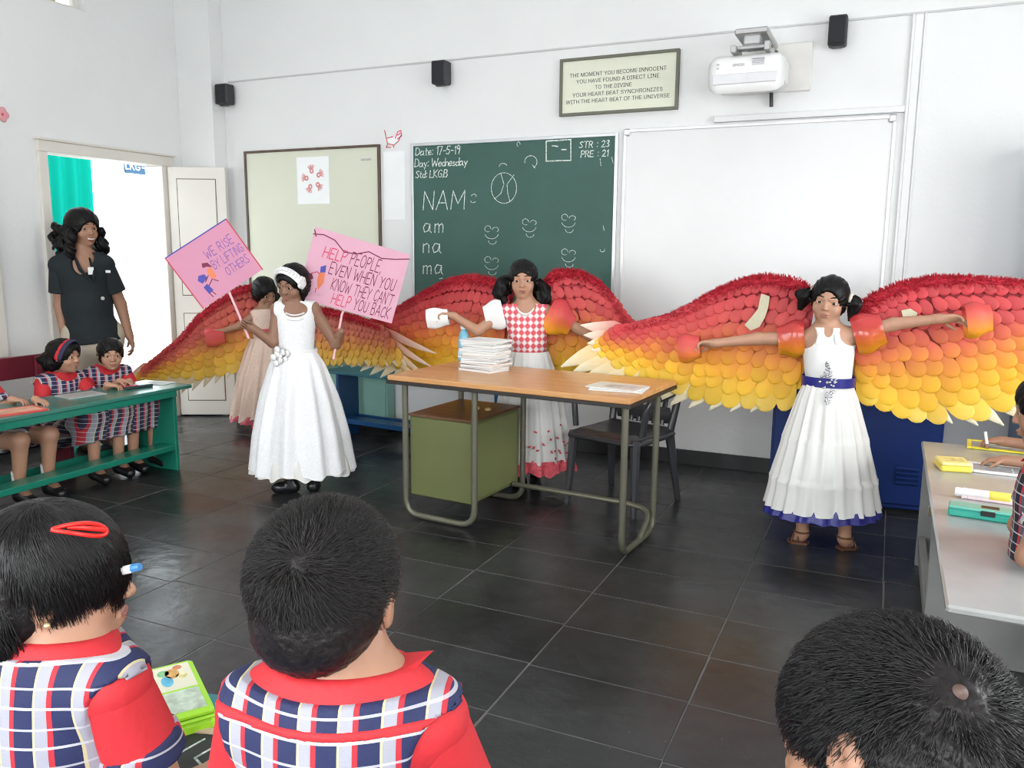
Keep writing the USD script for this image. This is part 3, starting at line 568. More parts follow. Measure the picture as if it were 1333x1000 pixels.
gd = thing('bench_desk', 'grey topped bench desk on the right holding slates and pencil boxes', 'desk', (.175, 2.09, 0))
part(gd, 'desktop', box(0, .42, 0, 1.90, .543, .565, .006), GREYT)
for y in (.95, 1.86): part(gd, 'side_panel', box(.015, .40, y, y+.025, 0, .542, .003), GREYP)
part(gd, 'shelf_board', box(.22, .40,   .976, 1.859, .34, .355, .002), GREYP); part(gd, 'foot_rail', box(.02, .05,   .976, 1.859, .08, .14, .003), GREYP)
part(gd, 'hinge', boxc((.012, 1.02, .50), (.02, .03, .03), .003), plain('brass', (.35, .30, .2), .35, .8))
bn2 = thing('bench', 'grey bench seat behind the grey desk on the right', 'bench', (.86, 2.0, 0))
part(bn2, 'seat_board', box(-.13, .15, 0, 1.9, .312, .335, .004), GREYP)
for y in (.15, 1.65): part(bn2, 'side_panel', box(-.10, .12, y, y+.025, 0, .3115, .003), GREYP)
# blue steel cabinet with louvres
NAVY = plain('navy_steel', (.012, .035, .17), .32, var=.06, scale=5)
cbn = thing('steel_cabinet', 'low navy blue steel cabinet with louvre slots behind the winged girl on the right', 'cabinet', (-.545, 4.70, 0), 5)
part(cbn, 'body', box(0, .86, 0, .42, .02, .74, .006), NAVY)
for x in (.015, .437):
    d = part(cbn, 'door', box(x, x+.408, -.014, -.0005, .05, .72, .003), NAVY)
    for z in (.17, .56):
        for k in range(4): part(d, 'louvre', place(box(x+.21, x+.32, -.012, .0, -.002, .012, .001), rotx(.5), (0, -.014, z+.026*k)), NAVY)
    part(d, 'handle', box(x+(.37 if x < .2 else .03), x+(.385 if x < .2 else .045), -.03, -.0142, .36, .46, .003), ST)
part(cbn, 'plinth', box(.02, .84, .02, .40, 0, .0195), BLACKP)
tc = thing('tall_cupboard', 'tall blue steel cupboard at the right edge by the wall', 'cupboard', (.66, 4.86, 0), 0)
part(tc, 'body', box(0, .9, 0, .40, .03, 1.95, .006), plain('slate_blue_steel', (.10, .19, .30), .4, var=.05))
for x in (.01, .455): part(tc, 'door', box(x, x+.435, -.016, -.0005, .06, 1.92, .004), plain('slate_blue_steel', (.10, .19, .30), .4))
part(tc, 'plinth', box(.02, .88, .02, .38, 0, .0295), BLACKP)
# low mint cupboard under the pin board
a = aty(428, 548, 5.2); b = aty(508, 552, 5.2)
mt = thing('low_cupboard', 'low mint green cupboard under the pin board beside the blue desk', 'cupboard', (a[0]-.25, 5.165, 0))
w = b[0]-a[0]+.25; MINT = plain('mint_enamel', (.30, .56, .48), .4, var=.03)
part(mt, 'body', box(0, w, 0, .10, .10, .66, .004), MINT); part(mt, 'plinth', box(.01, w-.01, .02, .10, 0, .0995), BLACKP)
for x in (.01, w/2+.003): part(mt, 'door', box(x, x+w/2-.013, -.012, -.0005, .12, .645, .003), MINT)
# ---- things on the left desk
def slate(name, label, c, rot, w, h, frame, face, marks=(), chalkm=None, fw=.018):
    t = thing(name, label, 'slate', c, rot)
    part(t, 'writing_face', box(-w/2+fw*.7, w/2-fw*.7, -h/2+fw*.7, h/2-fw*.7, .002, .006), face)
    for x in (-w/2, w/2-fw): part(t, 'frame_rail', box(x, x+fw, -h/2, h/2, .0005, .009, .002), frame)
    for y in (-h/2, h/2-fw): part(t, 'frame_rail', box(-w/2+fw, w/2-fw, y, y+fw, .0005, .009, .002), frame)
    if len(marks):
        part(t, 'chalk_text', shape_mesh(union_all([ribbon(m_, .004) for m_ in marks]), .0006, [0, 0, .006], UX, np.array([0, 1., 0])), chalkm or CHALK)
    return t
SLF = plain('slate_face', (.03, .03, .033), .6, var=.3, scale=20); SLG = plain('grey_slate_face', (.30, .31, .33), .5, var=.25, scale=20)
LZ = .5355
c = atz(105, 515, LZ); t = thing('notebook', 'grey covered notebook lying in front of the girl on the green desk', 'book', (c[0], c[1], LZ), 80)
part(t, 'cover', box(-.11, .11, -.08, .08, .0, .0065, .001), plain('grey_cover', (.42, .43, .42), .4, var=.1)); part(t, 'pages', box(-.108, .112, -.078, .078, .001, .0055), PAGES)
c = atz(22, 536, LZ); t = thing('picture_book', 'red covered picture book at the left edge of the green desk', 'book', (c[0], c[1], LZ), 75)
part(t, 'cover', box(-.12, .12, -.09, .09, 0, .009, .001), plain('red_cover', (.62, .06, .05), .3, var=.15, scale=9)); part(t, 'picture', box(-.10, .10, -.075, .06, .009, .0094), plain('cover_orange', (.75, .35, .22), .3, var=.35, scale=14)); part(t, 'pages', box(-.118, .122, -.088, .088, .001, .008), PAGES)
c = atz(178, 505, LZ); t = thing('pencil_box', 'dark pencil box with a red and white lid in front of the boy', 'pencil box', (c[0], c[1], LZ), 78)
part(t, 'tray', box(-.09, .09, -.032, .032, 0, .017, .004), plain('box_black', (.03, .05, .05), .3)); part(t, 'lid', box(-.09, -.005, -.031, .031, .0172, .022, .002), plain('box_red', (.5, .06, .12), .35, var=.5, scale=40)); part(t, 'lid_print', box(.0, .085, -.028, .028, .0172, .0195, .001), plain('box_pale', (.55, .65, .66), .35, var=.4, scale=50))
c = atz(207, 499, LZ); t = thing('notebook', 'white paper notebook at the far end of the green desk', 'book', (c[0], c[1], LZ), 100)
part(t, 'cover', box(-.06, .06, -.08, .08, 0, .004, .0008), PAPER); part(t, 'lines', box(-.05, .05, -.065, .065, .004, .0043), plain('pale_print', (.55, .60, .55), .6, var=.3, scale=70, stretch=(1, .1, 1)))
# ---- things on the right desk
RZ = .5655
YEL = plain('yellow_plastic', (.82, .66, .10), .3, var=.03)
c = atz(1236, 610, RZ); t = thing('pencil_box', 'yellow plastic box at the edge of the grey desk', 'pencil box', (c[0]+.01, c[1], RZ), 10)
part(t, 'base', box(-.055, .055, -.06, .06, 0, .022, .006), YEL); part(t, 'lid', box(-.055, .055, -.06, .06, .0222, .036, .007), plain('pale_yellow_plastic', (.85, .74, .28), .3)); part(t, 'sticker', box(-.03, .035, -.035, .04, .036, .0365), plain('yellow_sticker', (.72, .60, .22), .5, var=.35, scale=40))
PINKF = plain('pink_white_frame', (.80, .62, .66), .4, var=.05); WHF = plain('white_slate_frame', (.80, .79, .79), .4); YF = plain('yellow_slate_frame', (.82, .72, .05), .35)
def place_slate(name, label, px, w, h, rot, fr, face, marks): 
    c = atz(*px, RZ); return slate(name, label, (c[0], c[1], RZ), rot, w, h, fr, face, marks)
place_slate('writing_slate', 'slate in a yellow frame being written on at the far end of the grey desk', (1300, 583), .24, .17, -4, YF, SLG, [[(-.05, .03), (.06, .035)], [(-.06, -.01), (.05, -.005)]])
place_slate('writing_slate', 'grey slate in a white frame behind the white tube on the grey desk', (1318, 615), .30, .15, -3, WHF, SLG, [[(0, -.05), (0, .05)], [(-.10, .02), (-.04, .03)], [(.05, .0), (.09, .04), (.10, -.02)]])
place_slate('writing_slate', 'grey slate in a pink and white frame beside the teal pencil box', (1309, 651), .26, .125, -6, PINKF, SLG, [])
a = atz(1243, 640, RZ+.017); t = thing('plastic_tube', 'white plastic tube with a yellow band lying across the grey desk', 'tube', (a[0], a[1], RZ), -5)
def xcyl(x0, x1, r, n=18): m = place(lathe([(0, x0), (r*.85, x0), (r, x0+.004), (r, x1-.004), (r*.85, x1), (0, x1)], n), roty(PI/2)); m.apply_translation((0, 0, .018)); return m
part(t, 'barrel', xcyl(0, .30, .0155), WHF, 40); part(t, 'band', xcyl(.10, .165, .017), YEL, 40); part(t, 'cap', xcyl(.285, .32, .0168), plain('cap_white', (.78, .80, .82), .35), 40)
c = atz(1276, 674, RZ); t = thing('pencil_box', 'translucent teal pencil box on the grey desk', 'pencil box', (c[0]+.02, c[1], RZ), -6)
TEALP = plain('teal_plastic', (.04, .46, .36), .2, var=.05, transmission_weight=.2)
part(t, 'base', box(-.11, .11, -.033, .033, 0, .024, .005), TEALP); part(t, 'lid', box(-.11, .11, -.033, .033, .0242, .034, .004), plain('pale_teal_plastic', (.16, .60, .50), .2, transmission_weight=.2)); part(t, 'clasp', box(-.02, .02, -.037, -.033, .015, .032, .002), BLACKP); part(t, 'sticker', box(-.02, .03, -.01, .02, .034, .0345), BLACKP)
# ------------------------------------------------------------------ bodies and clothes from distance fields
class Field:
    """a solid from round cones and ellipsoids, blended; each step touches only the points near it"""
    def __init__(s, reach=.05): s.ops = []; s.reach = reach
    def cone(s, a, b, ra, rb=None, k=.02, off=0., tag=''):
        rb = ra if rb is None else rb; a, b = np.array(a, float), np.array(b, float)
        s.ops.append(('u', 'c', a, b, ra+off, rb+off, k, (a+b)/2, np.linalg.norm(b-a)/2+max(ra, rb)+off, tag)); return s
    def chain(s, pts, rs, k=.01):
        for i in range(len(pts)-1): s.cone(pts[i], pts[i+1], rs[i], rs[i+1], k)
        return s
    def ell(s, c, r, M=None, k=.02, op='u', off=0., tag=''):
        c = np.array(c, float); r = np.broadcast_to(np.asarray(r, float), 3)+off
        s.ops.append((op, 'e', c, r, np.eye(3) if M is None else M, None, k, c, max(r), tag)); return s
    def cut(s, p, n): s.ops.append(('p', np.array(p, float), unit(n))); return s
    def cutell(s, c, r, M=None, k=.01): return s.ell(c, r, M, k, 's')
    def grow(s, off, tags=None):
        g = Field(s.reach)
        for o in s.ops:
            if o[0] == 'p' or (tags is not None and o[-1] not in tags): continue
            o = list(o)
            if o[1] == 'c': o[4] += off; o[5] += off
            else: o[3] = o[3]+off
            o[8] += off; g.ops.append(tuple(o))
        return g
    def bounds(s):
        lo, hi = np.full(3, 1e9), np.full(3, -1e9)
        for o in s.ops:
            if o[0] == 'u': lo = np.minimum(lo, o[7]-o[8]); hi = np.maximum(hi, o[7]+o[8])
        return lo-.02, hi+.02
    def __call__(s, P):
        d = np.full(len(P), 9.0); px, py, pz = (np.ascontiguousarray(P[:, i], np.float32) for i in range(3))
        for o in s.ops:
            if o[0] == 'p':
                near = d < 8; q = (P[near]-o[1]) @ o[2]; d[near] = np.maximum(d[near], q); continue
            op, kind, *_ = o; k, c, R = o[6], o[7], o[8]
            m = np.flatnonzero((px-np.float32(c[0]))**2+(py-np.float32(c[1]))**2+(pz-np.float32(c[2]))**2 < np.float32((R+s.reach+k)**2))
            if not len(m): continue
            Q = P[m]
            if kind == 'c':
                a, b, ra, rb = o[2:6]; ab = b-a; t = np.clip((Q-a) @ ab/max(ab @ ab, 1e-12), 0, 1)
                q = Q-a-t[:, None]*ab; e = np.sqrt(np.einsum('ij,ij->i', q, q))-(ra+(rb-ra)*t)
            else:
                q = (Q-o[2]) @ o[4]; r = o[3]; q = q/r; k0 = np.sqrt(np.einsum('ij,ij->i', q, q)); q = q/r; k1 = np.sqrt(np.einsum('ij,ij->i', q, q))
                e = k0*(k0-1)/np.maximum(k1, 1e-9)
            f = d[m]
            if op == 'u': h = np.maximum(k-np.abs(f-e), 0)/max(k, 1e-9); d[m] = np.minimum(f, e)-h*h*k*.25
            else: e = -e; h = np.maximum(k-np.abs(f-e), 0)/max(k, 1e-9); d[m] = np.where(f < 8, np.maximum(f, e)+h*h*k*.25, f)
        return d
def nets(fn, lo, hi, h, focus=(), warp=None):
    """surface nets on a grid that is finer inside the focus boxes; returns one smooth mesh"""
    ax = []
    for k in range(3):
        x = [lo[k]]
        while x[-1] < hi[k]:
            st = h
            for f in focus:
                if f[0][k]-h < x[-1] < f[1][k]: st = min(st, f[2])
            x.append(x[-1]+st)
        while (len(x)-1) % 4: x.append(x[-1]+h)
        ax.append(np.array(x))
    nb = [(len(a)-1)//4 for a in ax]
    ctr = [(a[:-4:4]+a[4::4])/2 for a in ax]; half = [(a[4::4]-a[:-4:4])/2 for a in ax]
    I = np.stack(np.meshgrid(*[np.arange(n) for n in nb], indexing='ij'), -1).reshape(-1, 3)
    C = np.stack([ctr[k][I[:, k]] for k in range(3)], 1); D = np.sqrt(sum(half[k][I[:, k]]**2 for k in range(3)))
    I = I[np.abs(fn(C)) < D*1.35+.004]
    J = (I[:, None, :]*2+np.array(list(np.ndindex(2, 2, 2)))[None]).reshape(-1, 3)      # half blocks: two cells wide
    C = np.stack([(ax[k][J[:, k]*2]+ax[k][J[:, k]*2+2])/2 for k in range(3)], 1); D = np.sqrt(sum(((ax[k][J[:, k]*2+2]-ax[k][J[:, k]*2])/2)**2 for k in range(3)))
    J = J[np.abs(fn(C)) < D*1.35+.002]
    cells = (J[:, None, :]*2+np.array(list(np.ndindex(2, 2, 2)))[None]).reshape(-1, 3)
    S = np.array([len(a)+2 for a in ax]); key = lambda q: (q[..., 0]*S[1]+q[..., 1])*S[2]+q[..., 2]
    off = np.array(list(np.ndindex(2, 2, 2)))
    ck = key(cells[:, None, :]+off[None]); uk, inv = np.unique(ck, return_inverse=True); inv = inv.reshape(ck.shape)
    gi = np.stack([uk//(S[1]*S[2]), uk//S[2] % S[1], uk % S[2]], 1); P = np.stack([ax[k][gi[:, k]] for k in range(3)], 1)
    d = fn(P); dc = d[inv]; neg = dc < 0; act = neg.any(1) & ~neg.all(1)
    cells, inv, dc, neg = cells[act], inv[act], dc[act], neg[act]
    if not len(cells): raise ValueError('empty field')
    V = np.zeros((len(cells), 3)); W = np.zeros(len(cells))
    for i in range(8):
        for k in range(3):
            if off[i][k] == 0:
                o2 = off[i].copy(); o2[k] = 1; j = int(o2[0]*4+o2[1]*2+o2[2]); x = neg[:, i] != neg[:, j]
                t = np.where(x, dc[:, i]/np.where(x, dc[:, i]-dc[:, j], 1), 0)
                p = P[inv[:, i]]+(P[inv[:, j]]-P[inv[:, i]])*t[:, None]; V[x] += p[x]; W += x
    V /= W[:, None]
    kk = key(cells); order = np.argsort(kk); ks = kk[order]
    def find(q):
        z = key(q); i = np.searchsorted(ks, z); i = np.minimum(i, len(ks)-1); return np.where(ks[i] == z, order[i], -1)
    F = []
    for k in range(3):
        o2 = [0, 0, 0]; o2[k] = 1; j = o2[0]*4+o2[1]*2+o2[2]; x = neg[:, 0] != neg[:, j]; q = cells[x]; flip = neg[x, 0]
        a, b = [(1, 2), (2, 0), (0, 1)][k]; ea = np.zeros(3, int); ea[a] = 1; eb = np.zeros(3, int); eb[b] = 1
        c = np.stack([find(q), find(q-ea), find(q-ea-eb), find(q-eb)], 1); ok = (c >= 0).all(1); c, fl2 = c[ok], flip[ok]
        c[~fl2] = c[~fl2][:, ::-1]
        F += [c[:, [0, 1, 2]], c[:, [0, 2, 3]]]
    m = trimesh.Trimesh(V, np.vstack(F), process=False)
    return m
def ease(m, n=1):
    from scipy.sparse import coo_matrix
    e = m.edges_unique; k = len(m.vertices); A = coo_matrix((np.ones(len(e)*2), (np.r_[e[:, 0], e[:, 1]], np.r_[e[:, 1], e[:, 0]])), (k, k)).tocsr()
    g = np.maximum(np.asarray(A.sum(1)), 1); V = np.array(m.vertices)
    for _ in range(n):
        for l in (.5, -.52): V = V+l*(A @ V/g-V)
    m.vertices = V; return m
def solid(f, h, focus=(), relax=1):
    m = nets(f, *f.bounds(), h, focus)
    return ease(m, relax)
FWH = unit([FW[0], FW[1], 0])
class Pose:
    """joints from the photograph: a picture spot on the upright plane through the figure's foot, moved off metres away from the viewer"""
    def __init__(s, base, turn=0.):
        s.b = np.array(base, float); s.n = rotz(math.radians(turn)) @ unit((s.b-CAM)*[1, 1, 0]); s.u = np.array([s.n[1], -s.n[0], 0])
    def __call__(s, x, y, off=0.):
        d = ray(x, y); t = (((s.b-CAM) @ s.n)+off)/(d @ s.n); return CAM+d*t
def frame(f, up):
    """columns right, forward, up of a head or hand that faces f"""
    f = unit(f); u = np.asarray(up, float); u = unit(u-f*(u @ f)); return np.stack([np.cross(f, u), f, u], 1)
def toward(c, yaw=0., pitch=0.):
    """from c to the viewer, turned to the picture's right by yaw degrees and up by pitch degrees"""
    v = unit((CAM-c)*[1, 1, 0]); a = math.radians(yaw); v = rotz(a) @ v
    return unit(v*math.cos(math.radians(pitch))+np.array([0, 0, math.sin(math.radians(pitch))]))
def head_field(B, c, M, s, wide=1.):
    """a face: c centre (eye height), M frame, s chin to crown"""
    L = lambda x, y, z: c+M @ (np.array([x*wide, y, z])*s); E = lambda p, r, k, op='u', tag='head': B.ell(L(*p), np.array(r)*s*[wide, 1, 1], M, k*s, op, tag=tag)
    E((0, -.06, .13), (.355, .43, .37), .1); E((0, .08, -.10), (.29, .30, .36), .12); E((0, .13, -.33), (.205, .21, .165), .10); E((0, .275, -.425), (.075, .06, .055), .07)
    for x in (-1, 1):
        E((x*.17, .235, -.17), (.105, .095, .11), .08)
        B.cone(L(x*.05, .365, .085), L(x*.21, .30, .09), .034*s, .03*s, .05*s, tag='head')
    B.cone(L(0, .365, .02), L(0, .43, -.125), .024*s, .043*s, .05*s, tag='head')
    for x in (-1, 1):
        E((x*.045, .40, -.138), (.034, .042, .028), .025)
        E((x*.148, .43, -.0), (.095, .07, .06), .05, 's')
        E((x*.145, .305, -.004), (.078, .078, .066), .02)
        E((x*.145, .40, -.004), (.068, .09, .029), .008, 's')
    E((0, .375, -.262), (.092, .04, .022), .03); E((0, .365, -.308), (.078, .042, .026), .03)
    E((0, .43, -.284), (.095, .06, .006), .012, 's')
    for x in (-1, 1):
        E((x*.362, -.03, -.03), (.032, .085, .125), .03); E((x*.392, -.0, -.02), (.02, .045, .075), .02, 's')
    return L
EYEW = plain('eye_white', (.75, .72, .68), .2, var=.02); IRIS = plain('eye_dark', (.012, .008, .006), .15); LIPS = plain('lips', (.34, .12, .10), .45, var=.05)
HAIRM = None
def hair_mat(name, c, rough=.38):
    n = {'tc': ('texture_coordinate', {}), 'n': ('noise_texture', {'scale': 160., 'detail': 2.}), 'r': ('rgb_ramp', {'ramp': [(.3, tuple(np.array(c)*.6)), (.7, tuple(np.array(c)*1.5))]}),
         'b': ('bump', {'strength': .7, 'distance': .002}), 'p': ('principled_bsdf', {'roughness': rough, 'specular_ior_level': .22})}
    return mat(name, n, [('tc.object', 'n.vector'), ('n.fac', 'r.fac'), ('r.color', 'p.base_color'), ('n.fac', 'b.height'), ('b.normal', 'p.normal')], 'p.BSDF')
HAIRM = hair_mat('black_hair', (.0042, .0035, .0035), .45)
def face_parts(t, L, M, s, brow=.012, lipm=None, look=(0, 0), teeth=False):
    for x in (-1, 1):
        e = trimesh.creation.icosphere(3, .062*s); e.apply_translation(L(x*.145, .302, -.004))
        ep = part(t, 'eye', e, EYEW, True, world=True)
        fdir = unit(M @ np.array([look[0], 1, look[1]])); R = frame(fdir, M[:, 2])
        pr = [(0, .0648), (.014, .0636), (.028, .0588), (.035, .0528), (.034, .050), (0, .050)]
        ir = lathe([(a*s, b*s) for a, b in pr], 16); ir.vertices = ir.vertices @ np.stack([R[:, 0], R[:, 2], R[:, 1]], 1).T+L(x*.145, .302, -.004); ir.fix_normals()
        part(ep, 'iris', ir, IRIS, True, world=True)
        part(t, 'eyebrow', tube([L(x*.065, .392, .115), L(x*.13, .380, .137), L(x*.20, .335, .130), L(x*.24, .29, .10)], [brow*s*.8, brow*s*1.1, brow*s*.9, brow*s*.4], 6, .6), HAIRM, True, world=True)
    lp = Field(); E = lambda p, r: lp.ell(L(*p), np.array(r)*s, M, .015*s)
    E((-.03, .383, -.264), (.062, .037, .019)); E((.03, .383, -.264), (.062, .037, .019)); E((0, .374, -.309), (.07, .038, .023))
    if not teeth: lp.ell(L(0, .43, -.285), np.array((.1, .06, .004))*s, M, .006*s, 's')
    part(t, 'lips', solid(lp, .008*s), lipm or LIPS, True, world=True)
def hand_field(B, W, d, n, L, side=1, curl=(20, 25, 20), spread=4., thumb=None, rs=1.):
    """a hand from wrist W along d, palm facing n; side +1 puts the thumb on d x n"""
    d = unit(d); n = unit(n-d*(n @ d)); q = np.cross(d, n)*side
    M = np.stack([q, d, n], 1)
    B.ell(W+d*L*.27, (L*.215, L*.31, L*.105), M, L*.08, tag='hand'); B.cone(W-d*L*.05, W+d*L*.12, L*.125, L*.13, L*.1, tag='hand')
    for i, (o, ln) in enumerate(((.155, .40), (.052, .45), (-.052, .42), (-.152, .33))):
        b = W+d*L*(.50-.03*abs(i-1.2))+q*L*o; a = 0.; e = unit(d+q*math.radians(spread)*(1.5-i)); p = b-d*L*.08; B.cone(p, b, .055*L*rs, .052*L*rs, L*.03, tag='hand'); p = b
        for j, fr in enumerate((.44, .31, .25)):
            a += math.radians(curl[j]+ (i-1)*3); v = unit(e*math.cos(a)+n*math.sin(a)); p2 = p+v*ln*L*fr
            B.cone(p, p2, (.05-.005*j)*L*rs, (.046-.006*j)*L*rs, L*.012, tag='hand'); p = p2
    p = W+d*L*.14+q*L*.14; v = unit(q*.75+d*.7+n*.35) if thumb is None else unit(q*thumb[0]+d*thumb[1]+n*thumb[2])
    p2 = p+v*L*.20; v2 = unit(v+d*.5+n*.25-q*.25); p3 = p2+v2*L*.17; p4 = p3+unit(v2+n*.2)*L*.10
    B.cone(p, p2, .066*L*rs, .056*L*rs, L*.05, tag='hand'); B.cone(p2, p3, .054*L*rs, .047*L*rs, L*.012, tag='hand'); B.cone(p3, p4, .047*L*rs, .038*L*rs, L*.01, tag='hand')
def fbox(c, r, h): c = np.array(c); return (c-r, c+r, h)
def skirt_mesh(top, bot, prof, nf=16, amp=.02, seed=0, n=160, m=44, ax=None, ragged=.0, tiers=(), t=.004, squash=.8, swirl=.4):
    """a gathered skirt: top and bottom centres, prof (height fraction from the waist, radius); tiers swell the cloth below their seams"""
    rr = np.random.default_rng(seed); th = np.arange(n)*2*PI/n; top, bot = np.array(top, float), np.array(bot, float)
    px = [p[0] for p in prof]; pr = [p[1] for p in prof]
    ax = np.array([RT[0], RT[1], 0]) if ax is None else np.array(ax, float); ax = unit(ax); ay = np.array([-ax[1], ax[0], 0])
    f1, f2 = rr.uniform(0, 6.28, 2); k2 = nf*1.7; hem = ragged*(np.sin(th*nf*.5+f1)+.6*np.sin(th*nf*1.3+f2))
    rows = []
    for v in np.linspace(0, 1, m):
        r = np.interp(v, px, pr); a = amp*min(1, v*2.2+.05)
        w = np.sin(nf*th+f1+swirl*np.sin(3*th+2*v))+.45*np.sin(round(k2)*th+f2+v*1.5)
        for s in tiers:
            if v >= s: a = amp*(.55+1.2*(v-s)); r += .012*math.exp(-(v-s)/.04)
        R = r+a*w
        c = top+(bot-top)*v; z = c[2]+hem*max(0, (v-.8)/.2)**2
        rows.append(np.stack([c[0]+ax[0]*R*np.cos(th)+ay[0]*R*squash*np.sin(th), c[1]+ax[1]*R*np.cos(th)+ay[1]*R*squash*np.sin(th), z+np.zeros(n)], 1))
    V = np.vstack(rows); F = grid_faces(m, n, True)
    C = np.repeat(np.array([top+(bot-top)*v for v in np.linspace(0, 1, m)]), n, 0); q = V-C; q[:, 2] = 0; W = V-q/np.linalg.norm(q, axis=1, keepdims=True)*t
    e = (m-1)*n; i = np.arange(n); l = (i+1) % n; N = len(V)
    rim = np.vstack([np.stack([e+i, e+l, N+e+l], 1), np.stack([e+i, N+e+l, N+e+i], 1)])
    return trimesh.Trimesh(np.vstack([V, W]), np.vstack([F[:, ::-1], F+N, rim])[:, ::-1], process=False)
def strands(t, name, curves, w, m, label=None, kind='stuff'):
    """many hairs as one BasisCurves part; curves: (n, k, 3) points, w widths per hair point"""
    curves = np.asarray(curves, float); root = '/'.join(t.split('/')[:3])
    if root in INV: R, tr = INV[root]; curves = (curves-tr) @ R.T
    p = fresh(t, name); c = UsdGeom.BasisCurves.Define(stage, p); n, k, _ = curves.shape
    c.CreateTypeAttr('linear'); c.CreateCurveVertexCountsAttr(Vt.IntArray.FromNumpy(np.full(n, k, np.int32)))
    c.CreatePointsAttr(Vt.Vec3fArray.FromNumpy(curves.reshape(-1, 3).astype(np.float32)))
    c.CreateWidthsAttr(Vt.FloatArray.FromNumpy(np.tile(np.asarray(w, np.float32), n))); c.SetWidthsInterpolation('vertex')
    UsdShade.MaterialBindingAPI.Apply(c.GetPrim()).Bind(m); data(c.GetPrim(), label=label, kind=kind); return p

def scalp_hair(t, name, c, M, s, radii, off, pole, n, length, lift, w, mask=None, seed=0, k=5, jit=.12, m=None, sag=0., clump=0):
    """hairs that start all over a scalp and run away from the whorl at pole"""
    rr = np.random.default_rng(seed); u = rr.normal(size=(n*3, 3)); u /= np.linalg.norm(u, axis=1, keepdims=True)
    if mask is not None: u = u[mask(u)]
    u = u[:n]; n = len(u); p = unit(pole); tau = u*(u @ p)[:, None]-p; tau /= np.maximum(np.linalg.norm(tau, axis=1, keepdims=True), 1e-6)
    spin = np.cross(u, tau); tau = tau+spin*.35+rr.normal(0, jit, (n, 3))
    if clump:
        ctr = rr.normal(size=(clump, 3)); ctr /= np.linalg.norm(ctr, axis=1, keepdims=True); from scipy.spatial import cKDTree
        _, i = cKDTree(ctr).query(u); tau = tau+(ctr[i]-u)*1.2+rr.normal(0, .25, (clump, 3))[i]*.6
    ln = length*rr.uniform(.7, 1.15, n); R = np.array(radii)*s; P = []
    for a in np.linspace(0, 1, k):
        v = u+tau*(ln*a)[:, None]/R.mean(); v /= np.linalg.norm(v, axis=1, keepdims=True)
        q = v*(R+(lift*(a**.8)*rr.uniform(.6, 1.2, n))[:, None])+np.array(off)*s
        q = c+q @ M.T; q[:, 2] -= sag*a*a*ln; P.append(q)
    return strands(t, name, np.stack(P, 1), np.interp(np.linspace(0, 1, k), [0, .6, 1], [w, w*.85, w*.25]), m or HAIRM)
# ------------------------------------------------------------------ people and wings
SKIN = plain('brown_skin', (.36, .185, .115), .5, var=.05, scale=30); SKIN2 = plain('dark_brown_skin', (.26, .13, .082), .5, var=.05, scale=30); SKIN3 = plain('light_brown_skin', (.44, .235, .15), .5, var=.05, scale=30)
WHITED = plain('white_satin', (.81, .805, .79), .5, var=.02, scale=20, bump=.0008, bscale=220)
LACE = plain('white_lace', (.81, .81, .82), .7, var=.06, scale=90, bump=.002, bscale=140)
TULLE = mat('white_tulle', {'d': ('diffuse_bsdf', {'color': (.83, .82, .79)}), 't': ('translucent_bsdf', {'color': (.83, .82, .79)}), 'm': ('mix_closure', {'fac': .15})}, [('d.BSDF', 'm.closure1'), ('t.BSDF', 'm.closure2')], 'm.closure')
ROYAL = plain('royal_blue_satin', (.013, .015, .19), .35, var=.08)
GOLD = plain('brown_sandal', (.13, .055, .03), .35, var=.1); BLKSHOE = plain('black_shoe', (.012, .012, .014), .25)
def body(B, J, g=1., arms=True, legs=True, tx=None, chestw=.115, chestd=.078, k=.03):
    """torso, neck, arms and legs from the joints; image-left limbs are named l, image-right r"""
    right = unit(J['shr']-J['shl']); up = unit(J['neck']-J['waist']); M = np.stack([right, np.cross(up, right), up], 1)
    mid = lambda a, b, t: J[a]*(1-t)+J[b]*t
    cm = mid('neck', 'waist', .45)
    B.cone(J['neck']-up*.01, J['head']-up*.02, .046*g, .044*g, .02, tag='neck')
    B.ell(mid('neck', 'waist', .34), (chestw*g, chestd*g, .145*g), M, k, tag='torso'); B.ell(mid('neck', 'waist', .8), (chestw*.9*g, chestd*.98*g, .13*g), M, k, tag='torso')
    for x in 'lr': B.cone(mid('neck', 'waist', .07), J['sh'+x], .048*g, .040*g, k, tag='torso')
    if 'hip' in J: B.ell(J['hip'], (chestw*1.05*g, chestd*1.15*g, .11*g), M, k, tag='torso')
    if arms:
        for x in 'lr':
            if 'el'+x in J:
                B.cone(J['sh'+x], J['el'+x], .039*g, .030*g, .02, tag='arm'+x); B.cone(J['el'+x], J['wr'+x], .031*g, .021*g, .012, tag='fore'+x)
    if legs:
        for x in 'lr':
            if 'kn'+x in J:
                B.cone(J['th'+x], J['kn'+x], .066*g, .046*g, .03, tag='leg'+x); B.cone(J['kn'+x], J['an'+x], .046*g, .029*g, .02, tag='leg'+x)
                if 'to'+x in J: B.cone(J['an'+x]-[0, 0, .02], J['to'+x], .027*g, .022*g, .02, tag='foot'+x); B.cone(J['an'+x]-[0, 0, .03], J['an'+x]-[0, 0, .035]-unit(J['to'+x]-J['an'+x])*.02, .026*g, .024*g, .02, tag='foot'+x)
    return M
